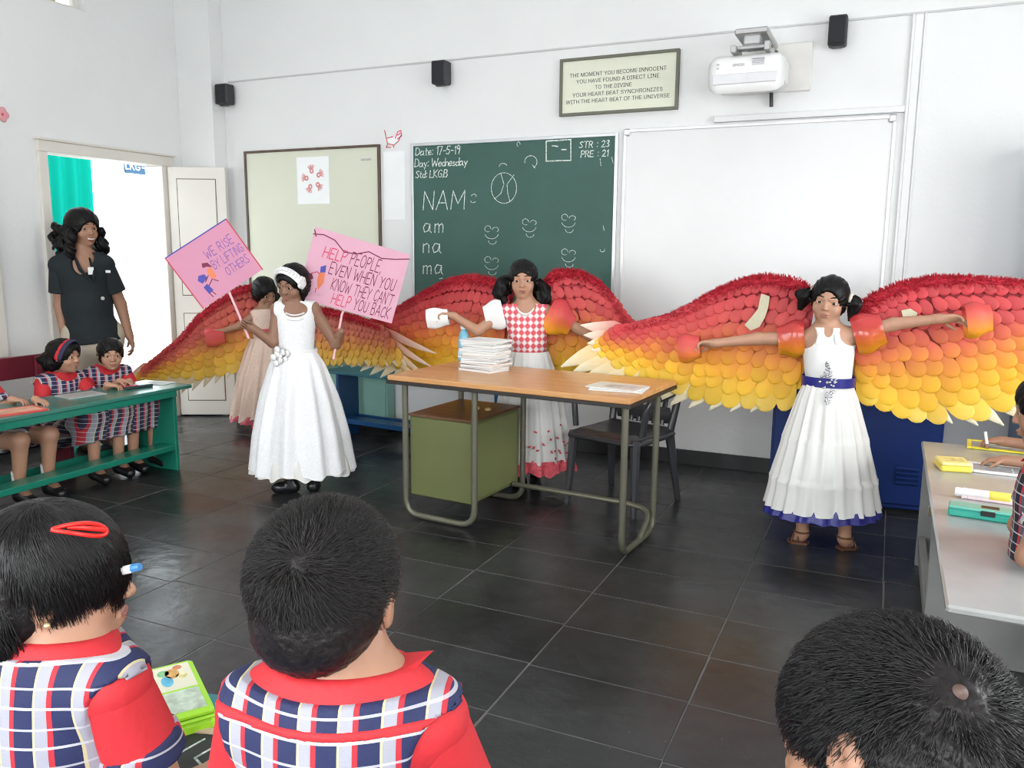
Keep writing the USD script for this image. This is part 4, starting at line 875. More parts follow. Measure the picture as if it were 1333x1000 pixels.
def hair_cap(L, M, s, c, front=.30, low=-.15, back=-.25, vol=.028, wide=1., part_x=None, h=.006, seed=0, rough=.012, name='hair', t=None, m=None, face=True, extra=None):
    """hair close to the skull: a thick shell over the cranium with the face cut away and locks in its surface"""
    f = Field(.06); E = lambda p, r, k=.04, op='u': f.ell(L(*p), np.array(r)*s, M, k*s, op)
    v = vol/s
    E((0, -.06, .13), (.355+v, .43+v, .37+v)); E((0, -.14, -.08), (.33+v, .33+v, .30+v), .1)
    if extra: extra(f, E)
    if face:
        E((0, .50, -.18), (.30, .34, .26+front), .05, 's')
        E((0, .30, -.50), (.42, .45, .32), .06, 's')
    mm = nets(f, *f.bounds(), h); mm = ease(mm, 1)
    q = ((np.array(mm.vertices)-c) @ M)/s; ang = np.arctan2(q[:, 0], q[:, 2]+.2)
    n = meshkit.fbm(np.stack([ang*14, q[:, 1]*2.2, q[:, 2]*2.2], 1)+seed, 3, seed)-.5
    mm.vertices = mm.vertices+np.array(mm.vertex_normals)*(n*rough)[:, None]
    return part(t, name, mm, m or HAIRM, True, world=True)
def tuft(t, name, pts, rs, seed=0, amp=.25, n=14, h=None, label=None):
    """a lock or ponytail: a tapering bundle with strand grooves"""
    P = fillet(pts, .05, 5) if len(pts) > 2 else pts; r = np.interp(np.linspace(0, 1, len(P)), np.linspace(0, 1, len(rs)), rs)
    m = tube(P, r, 28); V = np.array(m.vertices); C = np.repeat(np.array(P), 28, 0); th = np.tile(np.arange(28)*2*PI/28, len(P))
    k = np.repeat(np.arange(len(P)), 28); rr = np.random.default_rng(seed); ph = rr.uniform(0, 6.28)
    f = 1+amp*(.55*np.sin(7*th+ph+k*.35)+.45*np.sin(11*th+2*ph-k*.5))+amp*.5*np.sin(k*1.3+ph+2*th)
    V[:len(C)] = C+(V[:len(C)]-C)*f[:, None]; m.vertices = V
    return part(t, name, m, HAIRM, True, label=label, world=True)
def band(c, ax, rx, ry, z0, z1, t=.003, n=48, tilt=None):
    """an elliptical band about an upright axis"""
    th = np.arange(n)*2*PI/n; ax = unit(ax); ay = np.array([-ax[1], ax[0], 0]); V = []
    for z, k in ((z0, 0), (z1, 0), (z1, -t), (z0, -t)):
        V.append(c+np.cos(th)[:, None]*ax*(rx+k)+np.sin(th)[:, None]*ay*(ry+k)+np.array([0, 0, z]))
    V = np.vstack(V); F = grid_faces(4, n, True); i = np.arange(n); l = (i+1) % n; F = np.vstack([F, np.stack([3*n+i, 3*n+l, l], 1), np.stack([3*n+i, l, i], 1)])
    m = trimesh.Trimesh(V, F, process=False); m.fix_normals(); return m
def garment(B, tags, off, cuts, h=.006, keep=None, sub=()):
    """cloth that follows the body: its field grown by off, trimmed by planes and by ellipsoids"""
    g = B.grow(off, tags)
    for c, r in sub: g.cutell(c, r, None, .004)
    for p, n in cuts: g.cut(p, n)
    return ease(nets(g, *g.bounds(), h), 1)
# ---- wings
RAMP = np.array([(0, .46, .014, .024), (.18, .54, .04, .05), (.42, .60, .075, .058), (.56, .70, .17, .035), (.70, .80, .32, .016), (.86, .84, .47, .012), (1.02, .85, .56, .05), (1.25, .86, .76, .42)])
def wcol(v): v = np.asarray(v, float); return np.stack([np.interp(v, RAMP[:, 0], RAMP[:, k]) for k in (1, 2, 3)], -1)
FOAM = tinted('painted_foam', .55, .0006, 260)
FUR = plain('red_fur', (.46, .012, .03), .8, var=.25, scale=60)
def wing(t, p0, p1, top, bottom, tip, seed, rows=9, fscale=1., brown=0., lab=''):
    """one wing on the upright plane through p0 (shoulder) and p1: outline spots give its curves; feathers are laid in rows from the tip of each curve"""
    rr = np.random.default_rng(seed); p0, p1 = np.array([*p0, 0.]), np.array([*p1, 0.]); U = unit(p1-p0); N = np.cross(U, [0, 0, 1.])
    if N @ (CAM-p0) < 0: N = -N
    def to2(q): d = ray(*q); X = CAM+d*(((p0-CAM) @ N)/(d @ N)); return np.array([(X-p0) @ U, X[2]])
    w3 = lambda a, o=0.: p0+U*a[0]+np.array([0, 0, a[1]])+N*o
    def curve(q):
        q = np.array([to2(p) for p in q]); l = np.r_[0, np.cumsum(np.linalg.norm(np.diff(q, axis=0), axis=1))]; l /= l[-1]
        return lambda s: np.array([np.interp(s, l, q[:, 0]), np.interp(s, l, q[:, 1])])
    T, Bm, tp = curve(top), curve(bottom), to2(tip)
    mixc = lambda c: c*(1-brown)+np.array([.30, .12, .03])*brown
    # backing panel
    ns, nv = 26, 10; V = []; C = []
    for o in (.0, -.006):
        for s in np.linspace(0, 1, ns):
            for v in np.linspace(.0, 1, nv): a = T(s)*(1-v)+Bm(s)*v; V.append(w3(a, o)); C.append(mixc(wcol(v*.92)))
    F = grid_faces(ns, nv); F = np.vstack([F, F[:, ::-1]+ns*nv]); part(t, 'panel', trimesh.Trimesh(V, F, process=False), FOAM, tint=C, world=True)
    H = np.linalg.norm(T(.25)-Bm(.25)); span = np.linalg.norm(T(.0)-tp)
    sg = 1. if (tp-T(0))[0] > 0 else -1.
    def feather(a, d, l, w, o, c0, c1, tilt, name='feather', point=0., curl=0.):
        n, k = 7, 3; d = d/np.linalg.norm(d); q = np.array([-d[1], d[0]]); V, C = [], []
        for layer in (0, 1):
            for i in range(n):
                x = 1-(1-i/(n-1))**1.7
                wd = w*.5*(.45+.55*math.sin(min(x/.62, 1)*PI/2))*(math.sqrt(max(0, 1-((x-.62)/.38)**2)) if x > .62 else 1)
                if point: wd = w*.5*min(1, (x/.3)**.6+.2)*max(0, 1-x**2.2)**.8
                wd = max(wd, w*.03)
                for j in (-1, 0, 1):
                    b = a+d*l*x+q*(j*wd+curl*l*x*x)
                    V.append(w3(b, o+tilt*x+(.05*w if j == 0 else 0)-layer*.0035)); C.append(mixc(c0*(1-x)+c1*x))
        F = grid_faces(n, k); m = n*k; F = np.vstack([F, F[:, ::-1]+m]); e = []
        ring_ = [i*k for i in range(n)]+[(n-1)*k+1]+[i*k+2 for i in range(n-1, -1, -1)]+[1]
        for a_, b_ in zip(ring_, ring_[1:]+ring_[:1]): e += [(a_, b_, b_+m), (a_, b_+m, a_+m)]
        part(t, name, trimesh.Trimesh(V, np.vstack([F, e]), process=False), FOAM, True, tint=C, world=True)
    # long cream primaries along the lower edge and the tip
    npz = 13
    for i in range(npz):
        s = (i+.5)/npz; a = T(s)*.3+Bm(s)*.7; out = tp-T(0); out = out/np.linalg.norm(out)
        d = out*(.75+.9*s)+np.array([0, -1.])*(.72-.46*s); l = H*(.56+.14*math.sin(s*PI))+.05*s
        feather(a, d, l, H*.20, .004+.001*i, wcol(.85), np.array([.86, .80, .60]), .012, 'primary_feather', 1, -sg*.10)
    for i in range(4):
        a = T(1)*(.9-.28*i)+Bm(1)*(.1+.28*i); d = tp-T(.80); d = d/np.linalg.norm(d)+np.array([sg*.05*i, -.13*i+.04])
        feather(a-d*.03, d, np.linalg.norm(tp-T(1))*(1.25-.17*i)+.05, H*.15, .012+.002*i, wcol(.35+.2*i), np.array([.88, .78, .66]), .01, 'primary_feather', 1, sg*.10)
    # rows of rounded scales, lowest first
    for r in range(rows-1, -1, -1):
        v = (r+.25)/rows; f = r/(rows-1); wdt = (.050+.040*f)*fscale; lng = wdt*(1.3+.3*f)
        L_ = sum(np.linalg.norm((T(s)*(1-v)+Bm(s)*v)-(T(s+.05)*(1-v)+Bm(s+.05)*v)) for s in np.arange(0, 1, .05)); cnt = max(4, int(L_/(wdt*.84)))
        for i in range(cnt):
            s = (i+.5+(.5 if r % 2 else 0))/cnt
            if s > 1: continue
            a = T(s)*(1-v)+Bm(s)*v; out = tp-T(0); out = out/np.linalg.norm(out)
            d = out*(.30+1.0*s)+np.array([0, -1.])*(1.0-.72*s); d = d+rr.normal(0, .07, 2)
            vv = v*.95+rr.normal(0, .025)+.04; c0, c1 = wcol(vv-.05), wcol(vv+.12)
            k = rr.uniform(.88, 1.1)
            feather(a, d, lng*rr.uniform(.93, 1.08), wdt*rr.uniform(.92, 1.08), .010+.0030*(rows-r)+.0006*(i % 3), c0*k, np.minimum(c1*k, .9), .003+.010*f)
    # fur along the top edge
    S = np.linspace(0, 1, 60); P = np.array([w3(T(s)+np.array([0, -.012]), .022) for s in S])
    rad = .034*fscale*(1-.45*S)
    ft = part(t, 'fur_trim', tube(P, rad*.8, 10), FUR, True, world=True)
    n = 3600; si = rr.integers(0, 59, n); fr = rr.uniform(0, 1, n)[:, None]; base = P[si]*(1-fr)+P[si+1]*fr; tan = (P[si+1]-P[si]); tan /= np.linalg.norm(tan, axis=1, keepdims=True)
    d = rr.normal(size=(n, 3)); d -= tan*(d*tan).sum(1)[:, None]; d /= np.linalg.norm(d, axis=1, keepdims=True); d += tan*rr.uniform(-.2, .9, n)[:, None]+np.array([0, 0, .15])
    d /= np.linalg.norm(d, axis=1, keepdims=True); rb = rad[si][:, None]; ln = rr.uniform(.7, 1.35, n)[:, None]*rb
    cv = np.stack([base+d*rb*.5, base+d*(rb*.5+ln*.6), base+d*(rb*.5+ln*.9)+np.array([0, 0, -.3])*ln*.3], 1)
    strands(ft, 'fur_pile', cv, np.array([.0042, .0032, .0008])*fscale, FUR)
    return w3, to2, N, U
FILM = mat('wing_sleeve_film', {'a': ('attribute', {'attribute': 'tint'}), 'p': ('principled_bsdf', {'roughness': .15}), 't': ('transparent_bsdf', {}), 'm': ('mix_closure', {'fac': .78})},
           [('a.color', 'p.base_color'), ('t.BSDF', 'm.closure1'), ('p.BSDF', 'm.closure2')], 'm.closure')
def sleeve_strap(t, name, a, b, r, v0, v1, m=None, n=24, flare=.15, seed=0):
    """a loose foam and film band about an arm from a to b"""
    a, b = np.array(a), np.array(b); d = unit(b-a); u = unit(np.cross(d, [0, 0, 1.])); w = np.cross(u, d); rr = np.random.default_rng(seed); V, C = [], []; th = np.arange(n)*2*PI/n
    for k, (o) in enumerate((0, -.004)):
        for i in range(7):
            x = i/6; R = (r+o)*(1+flare*math.sin(x*PI*1.5)); wv = 1+.05*np.sin(5*th+seed+x*2)
            V.append(a+(b-a)*x+(np.cos(th)*R*wv*.8)[:, None]*u+(np.sin(th)*R*wv*1.25)[:, None]*w-np.array([0, 0, r*.15])); C.append(wcol(v0+(v1-v0)*(.5-.5*np.sin(th))))
    V = np.vstack(V); F = grid_faces(7, n, True); F = np.vstack([F, F[:, ::-1]+7*n])
    part(t, name, trimesh.Trimesh(V, F, process=False), m or FILM, True, tint=np.vstack(C), world=True)
def shoe(t, an, to, g=1., m=None, name='shoe'):
    f = Field(); an, to = np.array(an), np.array(to); d = unit((to-an)*[1, 1, 0]); z0 = 0.
    heel = np.array([*(an-d*.018)[:2], z0+.030*g]); ball = np.array([*to[:2], z0+.026*g])
    f.cone(heel, ball, .030*g, .030*g); f.cone(ball, ball+d*.022*g, .03*g, .022*g); f.cone(heel, an*[1, 1, 0]+[0, 0, .07*g], .030*g, .032*g); f.cut([0, 0, z0+.002], [0, 0, -1]); f.cut([0, 0, z0+.075*g], [0, 0, 1])
    return part(t, name, solid(f, .005), m or BLKSHOE, True, world=True)
def sandal(t, an, to, g=1.):
    an, to = np.array(an), np.array(to); d = unit((to-an)*[1, 1, 0]); q = np.array([-d[1], d[0], 0]); h = an-d*.03; tip = to+d*.035
    pts = [h*[1, 1, 0]+d*x*np.linalg.norm(((tip-h)*[1, 1, 0]))+q*sg*w for sg in (1, -1) for x, w in ((lambda a: a if sg > 0 else a[::-1])([(0, .018), (.3, .026), (.7, .034), (.92, .026), (1.03, .006)]))]
    m = trimesh.creation.extrude_polygon(Polygon([p[:2] for p in pts]).buffer(.004), .012, engine='earcut'); m.apply_translation([0, 0, .001]); so = part(t, 'sandal', m, GOLD, world=True)
    for x, r, z in ((.72, .036, .012), (.42, .034, .03), (.05, .034, .062)):
        c = h*[1, 1, 0]+d*x*np.linalg.norm(((tip-h)*[1, 1, 0])); a = np.linspace(0, PI, 12) if x > .1 else np.linspace(0, 2*PI, 20)
        P = [c+q*r*math.cos(k)+np.array([0, 0, .012+(.036 if x > .6 else .05)*math.sin(k)]) for k in a] if x > .1 else [np.array([*an[:2], z])+q*.036*math.cos(k)+d*.036*math.sin(k) for k in a]
        part(so, 'strap', tube(P, .0045, 6, 1.0), GOLD, True, world=True)

TOC = lambda c: unit((CAM-c)*[1, 1, 0])
up = np.array([0, 0, 1.])
# ---- girl on the right in the white dress with the royal blue belt
base = atz(1070, 711); P = Pose(base); g3 = thing('person', 'winged girl in a white halter dress with royal blue belt, arms spread wide', 'person', base)
s = .205; J = {'head': P(1079.5, 391), 'neck': P(1078, 432), 'shl': P(1053, 441), 'shr': P(1106, 437), 'waist': P(1078, 497), 'hip': P(1078, 530), 'ell': P(986, 441, .0), 'wrl': P(931, 447, -.03), 'elr': P(1163, 422, .0), 'wrr': P(1222, 415, -.03),
     'thl': P(1060, 545), 'thr': P(1093, 545), 'knl': P(1050, 625), 'knr': P(1098, 625), 'anl': P(1044, 690), 'anr': P(1100, 697)}
for x, tp in (('l', (1036, 706)), ('r', (1105, 714))): q = atz(*tp); J['to'+x] = np.array([q[0], q[1], .024])
B = Field(); M = frame(toward(J['head'], -8, -6), up+P.u*.12); L = head_field(B, J['head'], M, s, 1.05); TM = body(B, J, .95, chestw=.112, chestd=.08)
hand_field(B, J['wrl'], -P.u-up*.05+TOC(base)*.1, TOC(base)*.5-up, .135, -1, (28, 38, 25)); hand_field(B, J['wrr'], P.u+up*.06, TOC(base)*.6-up*.8, .14, 1, (18, 25, 20))
part(g3, 'body', solid(B, .0075, [fbox(J['head'], .13, .0031), fbox(J['wrl']-P.u*.07, .09, .0038), fbox(J['wrr']+P.u*.07, .09, .0038)]), SKIN3, True, world=True)
face_parts(g3, L, M, s)
hr = hair_cap(L, M, s, J['head'], front=.20, vol=.012, t=g3, seed=3)
tuft(hr, 'ponytail', [L(.38, -.12, .08), L(.52, -.05, -.02), L(.56, .02, -.32)], [.030, .046, .042, .010], 1); tuft(hr, 'ponytail', [L(-.38, -.15, .05), L(-.50, -.1, -.05), L(-.50, -.0, -.40)], [.028, .042, .036, .01], 2)
for x in (.40, -.40): part(hr, 'hair_tie', place(trimesh.creation.torus(.022, .009, 20, 10), M @ roty(PI/2), L(x, -.12, .07)), plain('cream_tie', (.62, .55, .45), .8), True, world=True)
fw_ = TOC(J['neck'])
bod = garment(B, ('torso', 'neck'), .007, [(P(1078, 503), -up), (P(1078, 427), unit(up*.95+fw_*-.1))], .005, sub=[(J['shl']-P.u*.004+up*.012, (.054, .10, .058)), (J['shr']+P.u*.004+up*.012, (.054, .10, .058)), (J['neck']+fw_*.085+up*.012, (.020, .07, .032)), (J['neck']+fw_*.08+up*.05, (.034, .07, .034))])
part(g3, 'bodice', bod, WHITED, True, world=True)
for x in (-1, 1):
    part(g3, 'halter_strap', tube([P(1078+x*13, 446)+fw_*.088, P(1078+x*11, 438)+fw_*.082, P(1078+x*9.5, 430)+fw_*.058, P(1078+x*9, 426)+fw_*.02, P(1078+x*7, 425)-fw_*.04], [.012, .011, .010, .009, .008], 8, .5), WHITED, True, world=True)
wc = P(1078, 498); hc = P(1070, 658)
part(g3, 'skirt', skirt_mesh(wc, hc, [(0, .108), (.12, .135), (.4, .178), (.7, .225), (1, .262)], 19, .012, 5, tiers=(.42, .76), squash=.78), TULLE, True, world=True)
part(g3, 'skirt_hem', skirt_mesh(hc+up*.06, hc-up*.032, [(0, .230), (.6, .255), (1, .268)], 19, .008, 9, m=14, ragged=.003, squash=.78), ROYAL, True, world=True)
part(g3, 'belt', band(P(1078, 496), P.u, .1175, .097, -.020, .024), ROYAL, 40, world=True)
rr = np.random.default_rng(4); bs_ = []
for i in range(80):
    y = rr.uniform(-1, 1); x = rr.uniform(-1, 1)*(1-abs(y))*.9+rr.normal(0, .05); q = P(1077+x*14, 494+y*26)+fw_*(.104-.012*abs(x)+.03*max(0, y))
    b = trimesh.creation.icosphere(1, rr.uniform(.004, .007)); b.apply_translation(q); bs_.append(b)
part(g3, 'rhinestone_brooch', cat(*bs_), plain('rhinestone', (.45, .45, .47), .12, .75, var=.4, scale=300), world=True, kind='stuff')
for x in 'lr': sandal(g3, J['an'+x]*[1, 1, 0]+[0, 0, .05], J['to'+x])
w3 = thing('costume_wings', 'pair of red to yellow feather wings on the girl with the blue belt', 'wings', base+np.array([0, .16, 0]))
Y3 = base[1]+.16
fa = wing(w3, (-.16, Y3), (-1.4, Y3+.02), [(1062, 388), (1040, 369), (1000, 361), (965, 367), (930, 382), (900, 399), (870, 412), (835, 420), (812, 425)], [(1042, 506), (1005, 514), (960, 510), (905, 500), (862, 484), (828, 464), (802, 450)], (773, 421), 31)
fb_ = wing(w3, (-.05, Y3), (1.2, Y3+.04), [(1108, 412), (1138, 387), (1172, 372), (1215, 363), (1270, 363), (1333, 368), (1390, 380), (1440, 402)], [(1112, 490), (1150, 518), (1195, 533), (1250, 526), (1310, 508), (1360, 488), (1410, 465)], (1468, 432), 32)
BARE = plain('bare_cream_foam', (.60, .56, .40), .7, var=.06, scale=40)
for fn, poly in ((fa, [(994, 383), (1003, 386), (1001, 400), (997, 412), (990, 424), (980, 428), (973, 422), (982, 412), (990, 402)]), (fb_, [(1174, 404), (1184, 402), (1192, 407), (1190, 412), (1176, 412)])):
    q = [fn[1](p) for p in poly]; g_ = Polygon(q).buffer(.004)
    part(w3, 'bare_patch', slab(g_, .003, fn[0]((0, 0), .0545), fn[3], up), BARE, world=True, label='bare cream patch where the paint is missing')
sleeve_strap(w3, 'arm_sleeve', P(1048, 438), P(1014, 440), .062, .25, .75, seed=1); sleeve_strap(w3, 'arm_sleeve', P(1112, 434), P(1150, 424), .066, .2, .7, seed=2)
sleeve_strap(w3, 'hand_loop', P(884, 452, -.03), P(912, 450, -.03), .05, .25, .65, FOAM, seed=3); sleeve_strap(w3, 'hand_loop', P(1256, 416, -.03), P(1290, 412, -.02), .055, .3, .75, FOAM, seed=4)

# ---- girl behind the desk in the red and white checked bodice
def check_mat():
    n = {'tc': ('texture_coordinate', {}), 's': ('separate_xyz', {}), 'mx': ('math', {'math_type': 'multiply', 'value2': 185.}), 'mz': ('math', {'math_type': 'multiply', 'value2': 165.}), 'sx': ('math', {'math_type': 'sine'}), 'sz': ('math', {'math_type': 'sine'}),
         'ad': ('math', {'math_type': 'add'}), 'r': ('rgb_ramp', {'ramp': [(.10, (.84, .80, .79)), (.40, (.80, .50, .50)), (.62, (.68, .09, .12))]}), 'mr': ('map_range', {'from_min': -1.6, 'from_max': 1.6}), 'p': ('principled_bsdf', {'roughness': .7})}
    return mat('red_check_cloth', n, [('tc.object', 's.vector'), ('s.x', 'mx.value1'), ('s.z', 'mz.value1'), ('mx.value', 'sx.value1'), ('mz.value', 'sz.value1'), ('sx.value', 'ad.value1'), ('sz.value', 'ad.value2'), ('ad.value', 'mr.value'), ('mr.result', 'r.fac'), ('r.color', 'p.base_color')], 'p.BSDF')
base = atz(690, 633); P = Pose(base); g2 = thing('person', 'winged girl behind the desk in a red and white checked bodice', 'person', base, math.degrees(math.atan2(P.u[1], P.u[0])))
s = .212; J = {'head': P(681, 364), 'neck': P(684, 399), 'shl': P(657, 407), 'shr': P(711, 406), 'waist': P(689, 457), 'hip': P(690, 485), 'ell': P(622, 431, -.02), 'wrl': P(590, 411, -.04), 'elr': P(752, 428, 0), 'wrr': P(788, 452, .0),
     'thl': P(675, 500), 'thr': P(704, 500), 'knl': P(676, 565), 'knr': P(700, 565), 'anl': P(676, 618), 'anr': P(697, 620)}
for x, tp in (('l', (672, 632)), ('r', (697, 636))): q = atz(*tp); J['to'+x] = np.array([q[0], q[1], .024])
B = Field(); M = frame(toward(J['head'], -4, -4), up-P.u*.03); L = head_field(B, J['head'], M, s); body(B, J, .98, chestw=.112, chestd=.08)
hand_field(B, J['wrl'], -P.u+up*.05, -up*.8+TOC(base)*.4, .14, -1, (30, 40, 30)); hand_field(B, J['wrr'], P.u*.9-up*.5, TOC(base)*.6-up*.4, .14, 1, (25, 30, 20))
part(g2, 'body', solid(B, .0075, [fbox(J['head'], .135, .0032), fbox(J['wrl']-P.u*.07, .09, .0034), fbox(J['wrr']+P.u*.07, .09, .0034)]), SKIN3, True, world=True)
face_parts(g2, L, M, s)
hr = hair_cap(L, M, s, J['head'], front=.17, vol=.010, t=g2, seed=8)
for x, sd in ((-1, 4), (1, 5)): tuft(hr, 'ponytail', [L(x*.34, -.20, -.12), L(x*.50, -.10, -.30), L(x*.52, -.02, -.62), L(x*.40, .04, -.80)] if x < 0 else [L(.34, -.2, -.05), L(.55, -.12, -.12), L(.62, -.08, -.45), L(.5, 0, -.62)], [.034, .050, .046, .015], sd)
fw_ = TOC(J['neck'])
part(g2, 'bodice', garment(B, ('torso', 'neck'), .008, [(P(689, 460), -up), (P(684, 396), unit(up*.9-fw_*.10))], .005, sub=[(J['shl']-P.u*.052, (.045, .09, .06)), (J['shr']+P.u*.052, (.045, .09, .06)), (J['neck']+fw_*.075-up*.002, (.056, .085, .036)), (J['neck']+up*.05, (.054, .08, .062))]), check_mat(), True, world=True)
part(g2, 'neck_trim', tube([J['neck']+P.u*.060*math.sin(a)+fw_*(.090*math.cos(a))+up*(-.040+.050*abs(math.sin(a))**2.2) for a in np.linspace(-1.3, 1.3, 19)], .009, 8, .5), WHITED, True, world=True)
wc = P(689, 457); hc = P(692, 602)
part(g2, 'skirt', skirt_mesh(wc, hc, [(0, .112), (.15, .14), (.5, .185), (1, .235)], 15, .013, 15, squash=.8), TULLE, True, world=True)
PINKR = plain('coral_lace', (.72, .10, .13), .7, var=.3, scale=70)
part(g2, 'skirt_hem', skirt_mesh(wc+(hc-wc)*.93, hc-up*.028, [(0, .236), (1, .252)], 15, .016, 15, m=10, ragged=.012, squash=.8), PINKR, True, world=True)
rr = np.random.default_rng(12); pet = []
for i in range(46):
    a = rr.uniform(-2.7, -.3); v = rr.uniform(.55, .97)**.8; r = np.interp(v, [0, .15, .5, 1], [.112, .14, .185, .235])+.018
    o = wc+(hc-wc)*v+P.u*r*math.cos(a)+(-P.n*-1)*r*.8*math.sin(a)
    q = trimesh.creation.icosphere(1, 1.); q.vertices = q.vertices*[.012, .004, .006] @ rotz(a-PI/2).T; q.vertices = q.vertices @ roty(rr.uniform(0, 3)).T+o; pet.append(q)
part(g2, 'petal_applique', cat(*pet), PINKR, world=True, kind='stuff')
for x in 'lr': shoe(g2, J['an'+x], J['to'+x])
w2 = thing('costume_wings', 'pair of red to yellow feather wings on the girl behind the desk', 'wings', base+np.array([0, .2, 0]))
wing(w2, (base[0]-.05, base[1]+.12), (base[0]-1.1, base[1]+.26), [(668, 385), (650, 368), (620, 361), (590, 365), (560, 379), (530, 396), (500, 413), (480, 420)], [(655, 470), (620, 480), (580, 480), (540, 472), (505, 456), (480, 446)], (455, 432), 21)
wing(w2, (base[0]+.08, base[1]+.15), (base[0]+.75, base[1]+.52), [(702, 382), (722, 355), (750, 354), (775, 366), (795, 386), (808, 408), (822, 425)], [(715, 480), (760, 484), (800, 484), (828, 480), (845, 472)], (858, 452), 22)
sleeve_strap(w2, 'arm_sleeve', P(656, 406), P(632, 412), .062, .2, .6, WHITED, seed=5); sleeve_strap(w2, 'arm_sleeve', P(712, 405), P(744, 422), .068, .15, .8, FOAM, flare=.3, seed=6)
sleeve_strap(w2, 'hand_loop', P(556, 414, -.03), P(584, 411, -.04), .042, .25, .45, WHITED, seed=7); sleeve_strap(w2, 'hand_loop', P(800, 456, .0), P(822, 470, .0), .05, .3, .6, FOAM, seed=8)

# ---- girl in white holding two placards
base = atz(386, 640); P = Pose(base); P1 = P; g1 = thing('person', 'girl in a sleeveless white lace gown and white headband holding two pink placards', 'person', base)
s = .208; J = {'head': P(381, 370), 'neck': P(383, 401), 'shl': P(362, 403), 'shr': P(407, 402), 'waist': P(386, 457), 'hip': P(388, 488), 'ell': P(355, 446, -.02), 'wrl': P(319, 420, -.05), 'elr': P(437, 448, -.0), 'wrr': P(444, 432, -.05),
     'thl': P(376, 500), 'thr': P(402, 500), 'knl': P(378, 565), 'knr': P(406, 565), 'anl': P(378, 625), 'anr': P(408, 622)}
for x, tp in (('l', (364, 641)), ('r', (410, 637))): q = atz(*tp); J['to'+x] = np.array([q[0], q[1], .024])
B = Field(); M = frame(toward(J['head'], -38, -14), up+P.u*.06); L = head_field(B, J['head'], M, s); body(B, J, .95, chestw=.108, chestd=.078)
tocl = TOC(base)
st1a, st1b = P(324, 441, -.05), P(283, 347, -.05); sd = unit(st1b-st1a)
st2a, st2b = P(434, 468, -.04), P(463, 358, .05); sd2 = unit(st2b-st2a)
def grip(B, W, stick, side, L_):
    """a fist about a stick: fingers wrap round it"""
    n = unit(tocl*.9+P.u*side*.2); d = unit(np.cross(stick, n))*1.
    return d, n
h1 = st1a+sd*((J['wrl']-st1a) @ sd)+sd*.012; d1 = unit(h1-J['wrl']); J['wrl'] = h1-unit(h1-J['ell'])*.075
hand_field(B, J['wrl'], unit(h1-J['ell']), tocl*1.0+up*.1-P.u*.15, .125, 1, (50, 75, 50), 2, thumb=(.2, .7, .9))
h2 = st2a+sd2*.155; J['wrr2'] = h2-unit(h2-J['elr'])*.07
hand_field(B, J['wrr2'], unit(h2-J['elr']), tocl+P.u*.1, .125, -1, (50, 75, 50), 2, thumb=(.2, .7, .9))
for c_ in ('wrr',): B.cone(J['elr'], J['wrr2'], .029, .021, .012, tag='forer')
part(g1, 'body', solid(B, .0075, [fbox(J['head'], .135, .0032), fbox(h1, .08, .0034), fbox(h2, .08, .0034)]), SKIN2, True, world=True)
face_parts(g1, L, M, s)
hr = hair_cap(L, M, s, J['head'], front=.16, vol=.011, t=g1, seed=18)
tuft(hr, 'bun', [L(0, -.42, .12), L(0, -.56, .06), L(0, -.60, -.10)], [.03, .05, .02], 6); tuft(hr, 'side_lock', [L(-.33, .05, -.02), L(-.36, .06, -.22), L(-.31, .08, -.45)], [.018, .02, .006], 7)
hb = []
for a in np.linspace(0, PI, 22): hb.append(L(.40*math.cos(a), .06+.24*math.sin(a), -.02+.48*math.sin(a)))
part(g1, 'headband', tube(hb, .026, 10, .35, side=M[:, 1]), WHITED, True, world=True)
cr = [L(.40*math.cos(a), .10+.24*math.sin(a)-.05*(i % 2), .0+.51*math.sin(a)) for i, a in enumerate(np.linspace(.35, PI-.35, 26))]
fq = []
for q in cr: b = trimesh.creation.icosphere(1, .011); b.apply_translation(q); fq.append(b)
part(g1, 'headband_beads', cat(*fq), plain('pearl', (.82, .82, .84), .25), True, world=True, kind='stuff')
fl2 = []
for k in range(6):
    a = k*PI/3; q = lathe([(0, .008), (.016, .01), (.02, .0), (0, -.004)], 10); q.apply_translation([.018*math.cos(a), .018*math.sin(a), 0]); q.vertices = q.vertices @ (M @ roty(PI/2)).T+L(-.41, .12, .10); fl2.append(q)
part(g1, 'hair_flower', cat(*fl2), WHITED, True, world=True)
fw_ = TOC(J['neck'])
part(g1, 'bodice', garment(B, ('torso', 'neck'), .008, [(P(386, 461), -up), (P(384, 391), unit(up*.95-fw_*.05))], .005, sub=[(J['shl']-P.u*.056, (.048, .09, .06)), (J['shr']+P.u*.062, (.048, .09, .06)), (J['neck']+fw_*.075-up*.004, (.060, .085, .042)), (J['neck']+up*.05, (.056, .08, .062))]), LACE, True, world=True)
for y, wd in ((409, .062), (415, .074)):
    part(g1, 'neck_trim', tube([P(384, y)+P.u*wd*math.sin(a)*1.0+fw_*(.088*math.cos(a))+up*(.018*abs(math.sin(a))**2) for a in np.linspace(-1.1, 1.1, 15)], .005, 6), WHITED, True, world=True)
part(g1, 'waist_sash', band(P(386, 457), P.u, .1165, .092, -.022, .016), WHITED, 40, world=True)
fl3 = []
for k in range(9):
    a = k*2.4; r = .007*math.sqrt(k)*1.6; q = lathe([(0, .010), (.014, .012), (.022, .002), (0, -.004)], 10); q.vertices = q.vertices @ rotx(PI/2).T+P(364, 464, -.085)+P.u*r*math.cos(a)*1.4+up*r*math.sin(a)*1.4; fl3.append(q)
part(g1, 'waist_flower', cat(*fl3), WHITED, True, world=True)
wc = P(386, 458); hc = P(393, 609)
part(g1, 'skirt', skirt_mesh(wc, hc, [(0, .112), (.1, .150), (.35, .205), (.7, .262), (1, .292)], 11, .016, 25, ragged=.010, squash=.82), LACE, True, world=True)
